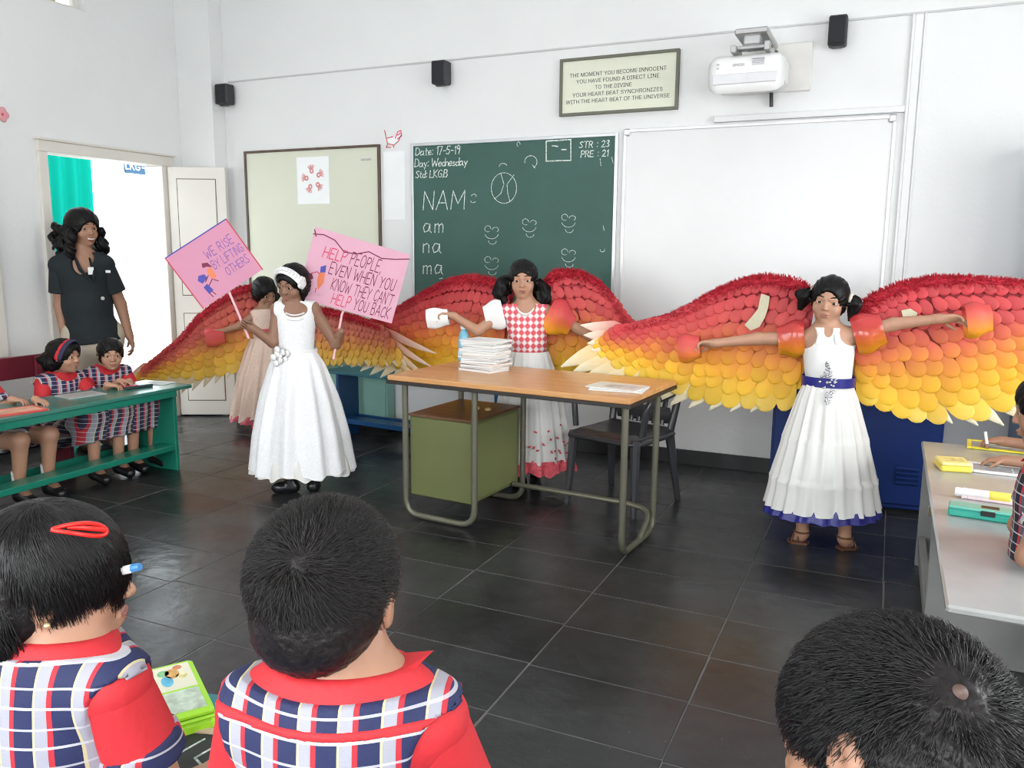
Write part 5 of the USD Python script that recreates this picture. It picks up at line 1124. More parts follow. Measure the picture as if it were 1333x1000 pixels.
part(g1, 'petticoat', skirt_mesh(wc+(hc-wc)*.85, hc-up*.012, [(0, .26), (1, .285)], 15, .014, 27, m=10, ragged=.012, squash=.82), TULLE, True, world=True)
for x in 'lr': shoe(g1, J['an'+x], J['to'+x], 1.05)
# the two placards
PINKC = plain('pink_card', (.60, .25, .365), .6, var=.04, scale=6); PINKL = plain('pale_pink_card', (.68, .36, .465), .6, var=.04, scale=6)
MARK1 = plain('purple_marker', (.20, .10, .36), .6); MARK2 = plain('maroon_marker', (.18, .012, .05), .6); MARK3 = plain('red_marker', (.62, .05, .12), .6); STICK = plain('pink_stick', (.80, .45, .50), .5); BLUEMK = plain('blue_marker', (.06, .06, .35), .6); ORM = plain('orange_marker', (.75, .20, .08), .6)
def placard(label, tl, tr, br, bl, offs, card, lines, edge=None):
    q = [P1(x, y, o) for (x, y), o in zip((tl, tr, br, bl), offs)]
    O = (q[0]+q[3])/2+(q[0]-q[3])*.5; U = unit((q[1]-q[0])+(q[2]-q[3])); N = unit(np.cross(U, q[0]-q[3])); V = np.cross(N, U)
    if N @ (CAM-O) < 0: N = -N; V = np.cross(N, U)
    w = (np.linalg.norm(q[1]-q[0])+np.linalg.norm(q[2]-q[3]))/2; h = (np.linalg.norm(q[0]-q[3])+np.linalg.norm(q[1]-q[2]))/2; O = (q[0]+q[1]+q[2]+q[3])/4-U*w/2+V*h/2
    if V[2] < 0: V = -V
    t = thing('placard', label, 'sign', (q[0]+q[1]+q[2]+q[3])/4); FN = np.cross(U, V); sg = 1 if FN @ (CAM-O) > 0 else -1
    part(t, 'card', slab([(0, 0), (w, 0), (w, -h), (0, -h)], .004*sg, O-FN*.004*sg, U, V), card, world=True)
    for kind, m, wd, pts in lines:
        if kind == 'text':
            x, y, hh, tx, sd_, tw = pts; sh, ln = writing(tx, hh*h, wd, .12, .06, sd_, .2)
            sh = affinity.translate(affinity.scale(sh, tw*w/ln, 1, origin=(0, 0)), x*w, -y*h)
        elif kind == 'fill': sh = Polygon([(a*w, -b*h) for a, b in pts])
        else:
            for l in pts[1:]: part(t, 'drawing', shape_mesh(ribbon([(a*w, -b*h) for a, b in l], wd), .0008*sg, O+FN*.0001*sg, U, V), m, world=True)
            sh = ribbon([(a*w, -b*h) for a, b in pts[0]], wd)
        part(t, 'lettering' if kind == 'text' else 'drawing', shape_mesh(sh, .0008*sg, O+FN*.0001*sg, U, V), m, world=True)
    if edge is not None:
        for a, b in (((0, 0), (1, 0)), ((1, 0), (1, 1)), ((0, 0), (0, 1))): part(t, 'edge_tape', shape_mesh(ribbon([(a[0]*w, -a[1]*h), (b[0]*w, -b[1]*h)], .006), .001*sg, O, U, V), edge[0 if a == (0, 0) and b == (1, 0) else 1], world=True)
    return t
fig = [('fill', BLUEMK, 0, [(.17, .58), (.22, .52), (.30, .55), (.30, .62), (.20, .66)]), ('fill', MARK2, 0, [(.33, .45), (.36, .38), (.43, .42), (.45, .52), (.42, .50), (.39, .47)]), ('fill', ORM, 0, [(.37, .50), (.43, .52), (.42, .68), (.36, .70), (.34, .60)]), ('fill', BLUEMK, 0, [(.18, .72), (.25, .70), (.27, .84), (.19, .86)]),
       ('line', MARK2, .005, [[(.25, .66), (.33, .60)], [(.26, .74), (.35, .68)], [(.36, .70), (.40, .76)], [(.24, .84), (.26, .92)], [(.20, .86), (.21, .93)]])]
s1 = placard('pink placard reading we rise by lifting others, held up on the left', (223, 334), (301, 280), (335, 356), (257, 404), (-.04, -.04, -.05, -.05), PINKC,
    [('text', MARK1, .0045, (.46, .38, .15, 'WE RISE', 1, .46)), ('text', MARK1, .0045, (.46, .58, .14, 'BY LIFTING', 2, .50)), ('text', MARK1, .0045, (.56, .78, .14, 'OTHERS', 3, .38))]+fig, (BLUEMK, RED0))
part(s1, 'stick', tube([st1a+tocl*-.006, P(283, 345, -.045)-tocl*.010], .007, 8), STICK, True, world=True)
vine = [[(0, .10), (.10, .07), (.22, .10), (.34, .22), (.46, .20), (.58, .12), (.72, .16), (.86, .12), (1, .06)], [(.0, .04), (.03, .12)]]
s2 = placard('pink placard reading help people even when you know they can\'t help you back', (405, 294), (531, 331), (513, 422), (392, 389), (.045, .03, .03, .045), PINKL,
    [('line', MARK2, .006, vine), ('text', MARK3, .006, (.14, .36, .15, 'HELP', 4, .25)), ('text', MARK2, .006, (.42, .36, .17, 'PEOPLE,', 5, .34)), ('text', MARK2, .006, (.24, .56, .16, 'EVEN WHEN YOU', 6, .70)), ('text', MARK2, .006, (.30, .76, .16, 'KNOW THEY CAN\'T', 7, .66)), ('text', MARK3, .006, (.34, .95, .15, 'HELP', 8, .20)), ('text', MARK2, .006, (.57, .95, .16, 'YOU BACK', 9, .39)),
     ('fill', MARK2, 0, [(.02, .66), (.08, .62), (.11, .68), (.05, .76)]), ('fill', BLUEMK, 0, [(.15, .50), (.20, .46), (.21, .56), (.16, .58)]), ('fill', ORM, 0, [(.15, .58), (.21, .57), (.22, .70), (.18, .82), (.15, .70)]), ('line', MARK3, .005, [[(.08, .62), (.13, .58), (.16, .6)], [(.03, .74), (.02, .84)], [(.16, .8), (.16, .86)]])])
part(s2, 'stick', tube([st2a-tocl*.004, P(445, 410, .055), P(463, 365, .07)], .007, 8), STICK, True, world=True)

# ---- girl in peach behind her, with wings
base = atz(334, 558); P = Pose(base); g0 = thing('person', 'girl in a peach gown with a red sash, standing behind the girl with placards', 'person', base)
s = .205; J = {'head': P(345, 381), 'neck': P(347, 405), 'shl': P(334, 409), 'shr': P(368, 407), 'waist': P(346, 442), 'hip': P(345, 462), 'ell': P(312, 424, -.02), 'wrl': P(290, 431, -.04), 'elr': P(392, 418, 0), 'wrr': P(418, 424, -.03), 'thl': P(338, 475), 'thr': P(355, 475), 'knl': P(336, 515), 'knr': P(352, 515), 'anl': P(332, 542), 'anr': P(350, 542)}
for x, tp in (('l', (330, 553)), ('r', (352, 553))): q = atz(*tp); J['to'+x] = np.array([q[0], q[1], .024])
B = Field(); M = frame(toward(J['head'], 32, -22), up-P.u*.10); L = head_field(B, J['head'], M, s); body(B, J, .92, chestw=.108, chestd=.078)
hand_field(B, J['wrl'], -P.u-up*.1, -up*.6+TOC(base)*.6, .13, -1, (20, 25, 20)); hand_field(B, J['wrr'], P.u, -up*.6+TOC(base)*.6, .13, 1, (20, 25, 20))
part(g0, 'body', solid(B, .009, [fbox(J['head'], .13, .0042), fbox(J['wrl']-P.u*.06, .08, .004)]), SKIN, True, world=True); face_parts(g0, L, M, s)
hr = hair_cap(L, M, s, J['head'], front=.14, vol=.018, t=g0, seed=28); tuft(hr, 'loose_hair', [L(-.30, -.30, 0), L(-.42, -.2, -.35), L(-.40, -.1, -.75)], [.05, .055, .02], 9)
PEACH = plain('peach_lace', (.74, .56, .46), .7, var=.08, scale=60, bump=.002, bscale=120); SASH = plain('red_sash', (.55, .05, .08), .45)
fw_ = TOC(J['neck'])
part(g0, 'bodice', garment(B, ('torso',), .009, [(P(346, 446), -up), (P(349, 404), unit(up*.95-fw_*.2))], .006), PEACH, True, world=True); part(g0, 'sash', band(P(346, 430), P.u, .115, .093, -.018, .018), SASH, 40, world=True)
wc = P(346, 440); hc = P(337, 543)
part(g0, 'skirt', skirt_mesh(wc, hc, [(0, .112), (.15, .14), (.5, .175), (1, .205)], 13, .014, 35, ragged=.01, squash=.85), PEACH, True, world=True)
part(g0, 'skirt_hem', skirt_mesh(wc+(hc-wc)*.95, hc-up*.02, [(0, .195), (1, .206)], 13, .014, 36, m=8, ragged=.01, squash=.85), plain('pink_red_trim', (.60, .10, .14), .6), True, world=True)
for x in 'lr': shoe(g0, J['an'+x], J['to'+x], .95, PINKR)
w1 = thing('costume_wings', 'pair of brownish red feather wings with cream tips on the girl in peach', 'wings', base+np.array([0, .1, 0]))
wing(w1, (base[0]-.02, base[1]+.08), (base[0]-.6, base[1]-.42), [(348, 388), (335, 372), (310, 377), (285, 393), (260, 412), (235, 441), (212, 460), (195, 475)], [(332, 462), (305, 474), (270, 478), (240, 478), (215, 478), (198, 482)], (176, 486), 11, rows=8, brown=.25)
wing(w1, (base[0]+.08, base[1]+.06), (base[0]+1.2, base[1]-.33), [(362, 398), (385, 396), (410, 400), (440, 406), (470, 414), (500, 424)], [(375, 462), (410, 460), (440, 460), (480, 462), (515, 464)], (548, 470), 12, rows=7, brown=.4)
sleeve_strap(w1, 'hand_loop', P(268, 440, -.04), P(292, 436, -.04), .05, .2, .5, FOAM, seed=11)
# ---- uniforms
def plaid(name, px=.042, pz=.05, navy=(.016, .022, .085), grey=(.36, .36, .42), red=(.50, .025, .04), yel=(.58, .52, .30)):
    ramp = [(0, navy), (.44, yel), (.50, grey), (.80, red), (.93, navy)]
    n = {'tc': ('texture_coordinate', {}), 's': ('separate_xyz', {}), 'mx': ('math', {'math_type': 'multiply', 'value2': 1/px}), 'fx': ('math', {'math_type': 'fraction'}), 'mz': ('math', {'math_type': 'multiply', 'value2': 1/pz}), 'fz': ('math', {'math_type': 'fraction'}), 'ad': ('math', {'math_type': 'add', 'value2': 50.}), 'az': ('math', {'math_type': 'add', 'value2': 50.}),
         'rx': ('rgb_ramp', {'ramp': ramp, 'interpolate': False}), 'rz': ('rgb_ramp', {'ramp': [(0, (0, 0, 0)), (.18, (.85, .85, .85)), (.25, (0, 0, 0)), (.66, (.7, .7, .7)), (.72, (0, 0, 0))], 'interpolate': False}),
         'm': ('mix', {'mix_type': 'mix', 'color2': (.58, .58, .62)}), 'bw': ('rgb_to_bw', {}), 'n': ('noise_texture', {'scale': 400.}), 'b': ('bump', {'strength': .5, 'distance': .001}), 'p': ('principled_bsdf', {'roughness': .75})}
    l = [('tc.object', 's.vector'), ('s.x', 'mx.value1'), ('mx.value', 'ad.value1'), ('ad.value', 'fx.value1'), ('s.z', 'mz.value1'), ('mz.value', 'az.value1'), ('az.value', 'fz.value1'), ('fx.value', 'rx.fac'), ('fz.value', 'rz.fac'), ('rx.color', 'm.color1'), ('rz.color', 'bw.color'), ('bw.val', 'm.fac'),
         ('m.color', 'p.base_color'), ('tc.object', 'n.vector'), ('n.fac', 'b.height'), ('b.normal', 'p.normal')]
    return mat(name, n, l, 'p.BSDF')
PLAID = plaid('plaid_cloth'); PLAIDF = plaid('plaid_skirt', .05, .055, (.03, .03, .07), (.30, .30, .34))
REDS = plain('red_cotton', (.58, .022, .03), .7, var=.05, scale=14, bump=.001, bscale=70)
def child(label, eye, face, s, sh, fwd, waist, elbows, wrists, hands, skin, legs=None, wide=1.04, focus=.0036, skirt=False, up_=None, h=.0075, armw=.95, sleeve=.6, tight=None):
    """a seated pupil in a red shirt and a plaid pinafore; fwd is the chest's direction; all points in the world"""
    fwd = unit(np.array(fwd)*[1, 1, 0]); rgt = np.array([fwd[1], -fwd[0], 0])
    t = thing('person', label, 'person', (waist[0], waist[1], waist[2]-.12), math.degrees(math.atan2(rgt[1], rgt[0])))
    J = {'head': eye, 'neck': (sh[0]+sh[1])/2+up*.034, 'shl': sh[0], 'shr': sh[1], 'waist': waist, 'hip': waist-up*.06}
    for i, x in enumerate('lr'):
        if elbows[i] is not None: J['el'+x], J['wr'+x] = elbows[i], wrists[i]
    B = Field(); M = frame(face, up if up_ is None else up_); L = head_field(B, eye, M, s, wide); TM = body(B, J, armw, chestw=.105, chestd=.078)
    for i, x in enumerate('lr'):
        if elbows[i] is not None and hands[i] is not None: hand_field(B, wrists[i], hands[i][0], hands[i][1], .115, hands[i][2], hands[i][3] if len(hands[i]) > 3 else (25, 35, 25))
    for i, lg in enumerate(legs or ()):
        hp, kn, an, to = lg; B.cone(hp, kn, .062, .046, .03, tag='leg'); B.cone(kn, an, .044, .028, .02, tag='leg'); B.cone(an, to, .028, .022, .02, tag='leg')
    fb = [fbox(eye, .135, focus)]+[fbox(wrists[i]+unit(hands[i][0])*.06, .08, .0036) for i in (0, 1) if elbows[i] is not None and hands[i] is not None]
    part(t, 'body', solid(B, h, fb), skin, True, world=True)
    for i, lg in enumerate(legs or ()):
        f = Field(); f.cone(lg[2]-up*.045, lg[3]-up*.0, .036, .032, .01); f.cone(lg[2]-up*.05, lg[2]+up*.0, .036, .036, .01); part(t, 'shoe', solid(f, .006), BLKSHOE, True, world=True)
    # shirt: collar and sleeves; pinafore over the trunk
    part(t, 'shirt', garment(B, ('torso', 'neck'), .007, [(J['neck']+up*.030, unit(up+fwd*.12)), (waist-up*.02, -up)], .006), REDS, True, world=True)
    for i, x in enumerate('lr'):
        if elbows[i] is None: continue
        a, b = J['sh'+x], J['el'+x]; e = a+(b-a)*sleeve; f = Field(); f.cone(a-up*.004, e+(b-a)*.1, (.046 if tight is None else tight)*armw, .052*armw, 0); f.cut(e, b-a)
        sl = part(t, 'sleeve', ease(nets(f, *f.bounds(), .006), 1), REDS, True, world=True)
        f = Field(); f.cone(a+(b-a)*.3, e+(b-a)*.2, .0535*armw, .0555*armw, 0); f.cut(e+(b-a)*.03, b-a); f.cut(e-(b-a)*.13, a-b)
        part(sl, 'cuff', ease(nets(f, *f.bounds(), .005), 1), PLAID, True, world=True)
    cw = (J['shr']-J['shl']) @ rgt
    return t, L, M, J, B, fwd, rgt
def pinafore(t, B, J, fwd, rgt, arm=.062, low=.07, m=None):
    n = J['neck']
    part(t, 'pinafore', garment(B, ('torso', 'neck'), .0125, [(n+up*.018, unit(up+fwd*.05)), (J['waist']-up*low, -up)], .006, sub=[(J['sh'+x]+rgt*sg*.032-up*.035, (.030, .12, .060)) for x, sg in (('l', -1), ('r', 1))]+[(n+fwd*.06+up*.015, (.050, .075, .05))]), m or PLAID, True, world=True)
def collar(t, n, fwd, rgt, r=.052, hgt=.030, flare=.012, openf=.5, tilt=.0):
    """a standing shirt collar, open at the front, its points spread"""
    V = []; A = np.linspace(openf, 2*PI-openf, 30)
    for z, k in ((0, 0), (hgt*.6, .002), (hgt, .004), (hgt*.92, .009), (hgt*.15, flare+.010), (hgt*.1, flare+.006), (hgt*.5, .0045), (-.004, .004)):
        for a in A: e = max(0, abs(a-PI)-1.6)/1.1; V.append(n+(fwd*math.cos(a)*1.02+rgt*math.sin(a))*(r+k+(e*.016 if k > .006 else 0))+up*(z+tilt*math.cos(a)-(e*.016 if k > .006 else 0)))
    m = trimesh.Trimesh(V, grid_faces(8, 30), process=False)
    return part(t, 'collar', m, REDS, True, world=True)
# ---- the teacher in the doorway
tb = atx(112, 420, -5.02); base = np.array([tb[0], tb[1], 0]); P = Pose(base); te = thing('person', 'smiling woman with long curly hair in a dark shirt standing in the doorway', 'person', base)
s = .240; J = {'head': P(108, 297), 'neck': P(106, 334), 'shl': P(78, 346, .02), 'shr': P(135, 345, -.02), 'waist': P(115, 405), 'hip': P(122, 440), 'ell': P(78, 397, .04), 'wrl': P(85, 440, .0), 'elr': P(157, 396, -.0), 'wrr': P(168, 436, -.02)}
hipz = J['hip'][2]
for x, o in (('l', -.085), ('r', .085)):
    J['th'+x] = J['hip']+P.u*o-up*.04; J['kn'+x] = np.array([*(base+P.u*o)[:2], .47]); J['an'+x] = np.array([*(base+P.u*o*.9)[:2], .09]); J['to'+x] = np.array([*(base+P.u*o*1.1-P.n*.15+P.u*.05)[:2], .025])
B = Field(); M = frame(toward(J['head'], 30, -4), up-P.u*.03); L = head_field(B, J['head'], M, s, .98); body(B, J, 1.28, chestw=.118, chestd=.082)
hand_field(B, J['wrl'], -up+P.u*.05, P.u, .17, -1); hand_field(B, J['wrr'], -up+P.u*.25, -P.u, .17, 1)
part(te, 'body', solid(B, .008, [fbox(J['head'], .16, .0036), fbox(J['wrl']-up*.08, .1, .005), fbox(J['wrr']-up*.08, .1, .005)]), SKIN, True, world=True); face_parts(te, L, M, s, look=(.25, -.1))
th = Field(); th.ell(L(0, .392, -.278), np.array((.072, .03, .022))*s, M, 0); th.ell(L(.055, .375, -.270), np.array((.05, .03, .018))*s, M, .01); th.ell(L(-.055, .375, -.270), np.array((.05, .03, .018))*s, M, .01)
part(te, 'teeth', solid(th, .002), plain('teeth', (.82, .80, .76), .25), True, world=True)
hr = hair_cap(L, M, s, J['head'], front=.13, vol=.020, t=te, seed=41)
rr = np.random.default_rng(3)
for k in range(26):
    sgn = -1 if k % 2 else 1; a = rr.uniform(-.55, .25); x0 = sgn*(.34+rr.uniform(-.04, .08)); ln = rr.uniform(.7, 1.25) if sgn < 0 else rr.uniform(.55, 1.0)
    q = [L(x0, a, .12-rr.uniform(0, .2))]
    c = q[0]; f = rr.uniform(0, 6); pts = [c+M[:, 0]*sgn*(.10*s*math.sin(.9*i/12*PI)+.06*s*i/12)+(M[:, 0]*math.cos(f+i*1.1)+M[:, 1]*math.sin(f+i*1.1))*.075*s-M[:, 2]*s*ln*i/12 for i in range(13)]
    part(hr, 'curl', tube(pts, np.interp(np.arange(13), [0, 6, 12], [.024, .024, .008]), 8), HAIRM, True, world=True)
DARKSH = plain('dark_navy_shirt', (.006, .012, .016), .8, var=.15, scale=8, bump=.002, bscale=25); BEIGE = plain('beige_trousers', (.50, .44, .34), .75, var=.05)
fw_ = TOC(J['neck'])
shirt = B.grow(.022, ('torso',)); shirt.cone(J['hip']-up*.02, J['waist'], .165, .14, .06); shirt.ell(J['hip']-up*.06, (.19, .145, .09), TM, .05)
shirt.cutell(J['neck']+fw_*.10-up*.02, (.055, .09, .10), None, .01); shirt.cut(P(112, 446), unit(-up+P.u*.10)); shirt.cut(J['neck']+up*.03, up)
part(te, 'shirt', solid(shirt, .007), DARKSH, True, world=True)
for x in 'lr':
    f = Field(); a, b = J['sh'+x], J['el'+x]; f.cone(a-(b-a)*.02, a+(b-a)*.75, .066, .070, 0); f.cut(a+(b-a)*.70, b-a); part(te, 'sleeve', ease(nets(f, *f.bounds(), .007), 1), DARKSH, True, world=True)
lap = [P(106, 338)+fw_*.10, P(112, 352)+fw_*.135, P(124, 366)+fw_*.155]
part(te, 'lapel', tube([P(98, 336)+fw_*.08, P(104, 350)+fw_*.125, P(119, 366)+fw_*.165], [.014, .020, .006], 8, .4), DARKSH, True, world=True); part(te, 'lapel', tube([P(116, 336)+fw_*.08, P(121, 350)+fw_*.125, P(121, 366)+fw_*.165], [.014, .020, .006], 8, .4), DARKSH, True, world=True)
part(te, 'name_card', place(boxc((0, 0, 0), (.035, .004, .05), .001), frame(-fw_, up), P(118, 352)+fw_*.142), PAPER, world=True)
part(te, 'button', place(lathe([(0, .004), (.012, .003), (.013, 0)], 12), frame(-fw_, up) @ rotx(PI/2), P(133, 387)+fw_*.150), plain('grey_button', (.45, .45, .42), .3), True, world=True)
part(te, 'shirt_badge', place(boxc((0, 0, 0), (.03, .004, .018), .001), frame(-fw_, up), P(140, 353)+fw_*.12), PAPER, world=True)
tr = Field()
for x in 'lr': tr.cone(J['th'+x]+up*.06, J['kn'+x], .105, .085, .05); tr.cone(J['kn'+x], J['an'+x]-up*.02, .085, .075, .03)
tr.cone(J['thl']+up*.06, J['thr']+up*.06, .10, .10, .05); tr.ell(J['hip']-up*.05, (.185, .15, .13), TM, .05); tr.cut([0, 0, .06], -up); part(te, 'trousers', solid(tr, .008), BEIGE, True, world=True)
for x in 'lr': shoe(te, J['an'+x], J['to'+x], 1.25, plain('brown_shoe', (.10, .05, .03), .4))
def lap_skirt(t, legs, rgt):
    f = Field()
    for hp, kn, an, to in legs: f.cone(hp, kn+up*.01, .088, .080, .05); f.cone(kn+up*.01, kn*.45+an*.55+np.array([-.03, 0, 0]), .080, .092, .05)
    m = (legs[0][0]+legs[1][0])/2; f.cone(m+up*.10, m, .11, .12, .05); f.cut(legs[0][1]*.5+legs[0][2]*.5, np.array([.25, 0, -1.]))
    mm = solid(f, .007); V = np.array(mm.vertices); d = (V-m) @ rgt; mm.vertices = V+np.array(mm.vertex_normals)*(.006*np.sin(d*95))[:, None]
    part(t, 'skirt', mm, PLAIDF, True, world=True)
# ---- three pupils behind the green desk
X0 = -4.58
def onx(px, py, x=X0): return atx(px, py, x)
DTOP = .548
# girl with the headband
e = onx(84, 464, -4.50); sc = onx(78, 494); sh = (sc+np.array([.0, -.115, .0]), sc+np.array([.03, .10, -.005]))
hd = unit(np.array([.95, .28, -.02])); fwd = np.array([.96, .2, 0]); W_ = np.array([sc[0]-.02, sc[1]-.01, sc[2]-.26])
# the child's own right is towards -y: image-left
wl = atz(46, 520, DTOP+.02); wr = atz(146, 502, DTOP+.02)
legs = [(W_+np.array([.02, d, -.08]), np.array([-4.19, W_[1]+d*1.25, .40]), np.array([-4.21, W_[1]+d*1.2, .10]), np.array([-4.12, W_[1]+d*1.2, .03])) for d in (-.07, .07)]
t, L, M, J, B, fwd, rgt = child('girl with a red and navy headband writing at the green desk', e, hd, .195, (sh[1], sh[0]), fwd, W_, (sc+np.array([.16, .15, -.17]), sc+np.array([.06, -.17, -.20])), (wr-np.array([.04, 0, 0]), wl), ((np.array([.7, .5, -.1]), -up, 1), (np.array([.9, .2, -.2]), -up, -1)), SKIN3, legs=legs)
face_parts(t, L, M, .195); hr = hair_cap(L, M, .195, e, front=.16, vol=.014, t=t, seed=51); tuft(hr, 'tied_hair', [L(0, -.44, .02), L(.05, -.56, -.15), L(.03, -.52, -.45)], [.035, .055, .03], 21)
tuft(hr, 'bob', [L(-.34, -.12, .0), L(-.38, -.14, -.2), L(-.34, -.1, -.4)], [.03, .04, .02], 22); tuft(hr, 'bob', [L(.34, -.16, .0), L(.38, -.16, -.2), L(.34, -.1, -.4)], [.03, .04, .02], 23)
for nm, y0, mm in (('headband', .20, REDS), ('headband_stripe', .30, plain('navy_cloth', (.02, .02, .06), .7))):
    part(hr, nm, tube([L(.405*math.cos(a), y0-.16+.16*math.sin(a), .0+.50*math.sin(a)) for a in np.linspace(-.1, PI+.1, 22)], .016, 8, .4, side=M[:, 1]), mm, True, world=True)
pinafore(t, B, J, fwd, rgt); collar(t, J['neck'], fwd, rgt, .046, .02)
part(t, 'badge', place(boxc((0, 0, 0), (.03, .004, .03), .001), frame(fwd, up), J['neck']*.62+J['waist']*.38+fwd*.10+rgt*-.04), PAPER, world=True)
lap_skirt(t, legs, rgt)
# boy beside her
e = onx(144, 461, -4.42); sc = onx(140, 486, -4.52); fwd = unit(np.array([.85, -.45, 0])); rg = np.array([fwd[1], -fwd[0], 0]); sh = (sc-rg*.10, sc+rg*.10); W_ = np.array([sc[0]-.03, sc[1]+.02, sc[2]-.25])
wl = atz(170, 497, DTOP+.03); wr = atz(158, 500, DTOP+.02)
legs = [(W_+np.array([.02, d, -.08]), np.array([-4.19, W_[1]+d*1.1-.05, .40]), np.array([-4.21, W_[1]+d*1.1-.05, .10]), np.array([-4.12, W_[1]+d*1.1-.05, .03])) for d in (-.07, .07)]
t, L, M, J, B, fwd, rgt = child('boy in a red shirt leaning both forearms on the far end of the green desk', e, toward(e, 8, -6), .19, sh, fwd, W_, (sc-rg*.17+fwd*.05-up*.19, sc+rg*.17+fwd*.05-up*.19), (wr-fwd*.07-rg*.06, wl-fwd*.05+rg*.05), ((unit(fwd+rg*.9), -up, 1), (unit(fwd*.8-rg*.9), -up, -1)), SKIN3, legs=legs)
face_parts(t, L, M, .19); hr = hair_cap(L, M, .19, e, front=.15, vol=.010, t=t, seed=53); pinafore(t, B, J, fwd, rgt); collar(t, J['neck'], fwd, rgt, .046, .022)
lap_skirt(t, legs, rgt)
# the child cut by the left edge
sc = onx(-38, 500, -4.56); e = sc+np.array([.06, .02, .17]); fwd = np.array([.97, .2, 0]); W_ = sc+np.array([-.02, 0, -.26]); rg = np.array([.2, -.97, 0])
wl = atz(30, 520, DTOP+.02); wr = atz(-30, 545, DTOP+.02)
legs = [(W_+np.array([.02, d, -.06]), np.array([-4.16, W_[1]+d+.05, .36]), np.array([-4.20, W_[1]+d+.05, .10]), np.array([-4.1, W_[1]+d+.05, .03])) for d in (-.07, .10)]
t, L, M, J, B, fwd, rgt = child('child cut off by the left edge, hand on the red picture book', e, np.array([.95, .3, -.15]), .195, (sc-rg*.1, sc+rg*.1), fwd, W_, (sc+np.array([.14, .12, -.19]), sc+np.array([.10, -.14, -.19])), (wl-np.array([.05, .03, 0]), wr), ((np.array([.8, .5, -.1]), -up, 1), (np.array([1, .3, -.1]), -up, -1)), SKIN3, legs=legs, focus=.005, h=.008)
face_parts(t, L, M, .195); hair_cap(L, M, .195, e, front=.15, vol=.012, t=t, seed=55); pinafore(t, B, J, fwd, rgt); collar(t, J['neck'], fwd, rgt, .046, .022)
part(t, 'shorts', solid(Field().cone(legs[0][0], legs[0][0]*.35+legs[0][1]*.65, .075, .066, .02).cone(legs[1][0], legs[1][0]*.35+legs[1][1]*.65, .075, .066, .02), .007), PLAIDF, True, world=True)
for lg in legs: part(t, 'sock', solid(Field().cone(lg[2]+up*.09, lg[2]-up*.02, .034, .031).cut(lg[2]+up*.09, up), .006), PAPER, True, world=True)
# ------------------------------------------------------------------ the pupils in front, and those at the right desk
FWX = FWH; RTX = np.array([FWH[1], -FWH[0], 0])
# their desk, with the slate and the lunch box
fz = .575
a = atz(292, 906, fz); b = atz(210, 962, fz)
FD = -12
fo = atz(300, 905, fz); fdir = rotz(math.radians(24.6+FD)) @ np.array([1., 0, 0]); fnor = np.array([-fdir[1], fdir[0], 0])
fd = thing('bench_desk', 'teal topped bench desk in front of the pupils in the foreground', 'desk', (fo-fdir*2.0)*[1, 1, 0], 24.6+FD)
part(fd, 'desktop', box(0, 2.2, -.36, 0, fz-.022, fz, .004), plain('teal_enamel_top', (.02, .20, .26), .3, var=.08))
for x in (.10, 2.06): part(fd, 'side_panel', box(x, x+.026, -.33, -.03, 0, fz-.0225, .003), BLUEE)
part(fd, 'shelf_board', box(.127, 2.059, -.20, -.05, .30, .32, .003), BLUEE)
c = atz(233, 924, fz)
LIME = plain('lime_plastic', (.36, .72, .03), .3, var=.03)
lb = thing('pencil_box', 'lime green pencil box with a printed lid on the teal desk', 'pencil box', (c[0], c[1], fz+.0005), 24.6-58)
part(lb, 'base', box(-.10, .10, -.042, .042, 0, .024, .006), LIME); part(lb, 'rim', box(-.102, .102, -.044, .044, .0242, .031, .003), LIME)
part(lb, 'lid', box(-.10, .10, -.042, .042, .0312, .041, .007), LIME)
part(lb, 'lid_window', box(.012, .086, -.032, .032, .041, .0416, .0002), plain('milky_window', (.52, .62, .50), .25, var=.3, scale=60))
part(lb, 'lid_picture', box(-.088, .006, -.033, .033, .041, .0416, .0002), plain('cream_print', (.74, .72, .56), .4, var=.04))
for x, y, w_, h_, cc in ((-.055, .0, .018, .012, (.62, .34, .10)), (-.03, -.012, .02, .010, (.10, .42, .62)), (-.062, -.014, .012, .010, (.20, .45, .20)), (-.04, .014, .010, .010, (.70, .62, .30)), (-.075, .012, .008, .008, (.55, .20, .10))):
    part(lb, 'print', shape_mesh(affinity.scale(Point(0, 0).buffer(1, 5), w_, h_), .0004, [x, y, .0416], UX, np.array([0, 1., 0])), plain('print_%d' % int(1000*abs(x)), cc, .4, var=.35, scale=90))
c = atz(222, 1000, fz)
WOODF = wood('slate_frame_wood', (.62, .46, .30), (.74, .58, .42), .5)
slate('writing_slate', 'black slate in a wooden frame with chalk letters at the bottom of the picture', (c[0], c[1], fz+.0005), 24.6-7, .30, .20, WOODF, SLF,
      [[(-.10, .05), (-.075, .065), (-.08, .03), (-.10, .0), (-.07, -.01), (-.06, .02)], [(-.03, -.03), (.02, .07)], [(.045, .05), (.03, .02), (.055, .0), (.075, .03), (.05, .055), (.09, .06)], [(.06, -.01), (.09, .03)], [(-.06, .06), (-.04, .05), (-.05, .03)]], fw=.016)
sb_ = thing('bench', 'blue bench that the foreground pupils sit on', 'bench', (fo-fdir*1.25-fnor*.72)*[1, 1, 0], 24.6+FD)
part(sb_, 'seat_board', box(0, 2.4, -.16, .14, .50, .525, .004), BLUEE)
for x in (.15, 2.2): part(sb_, 'side_panel', box(x, x+.026, -.12, .10, 0, .4995, .003), BLUEE)
SEAT = .525
def sit(sc, fwd, drop=.30): return sc-up*drop-fwd*.02
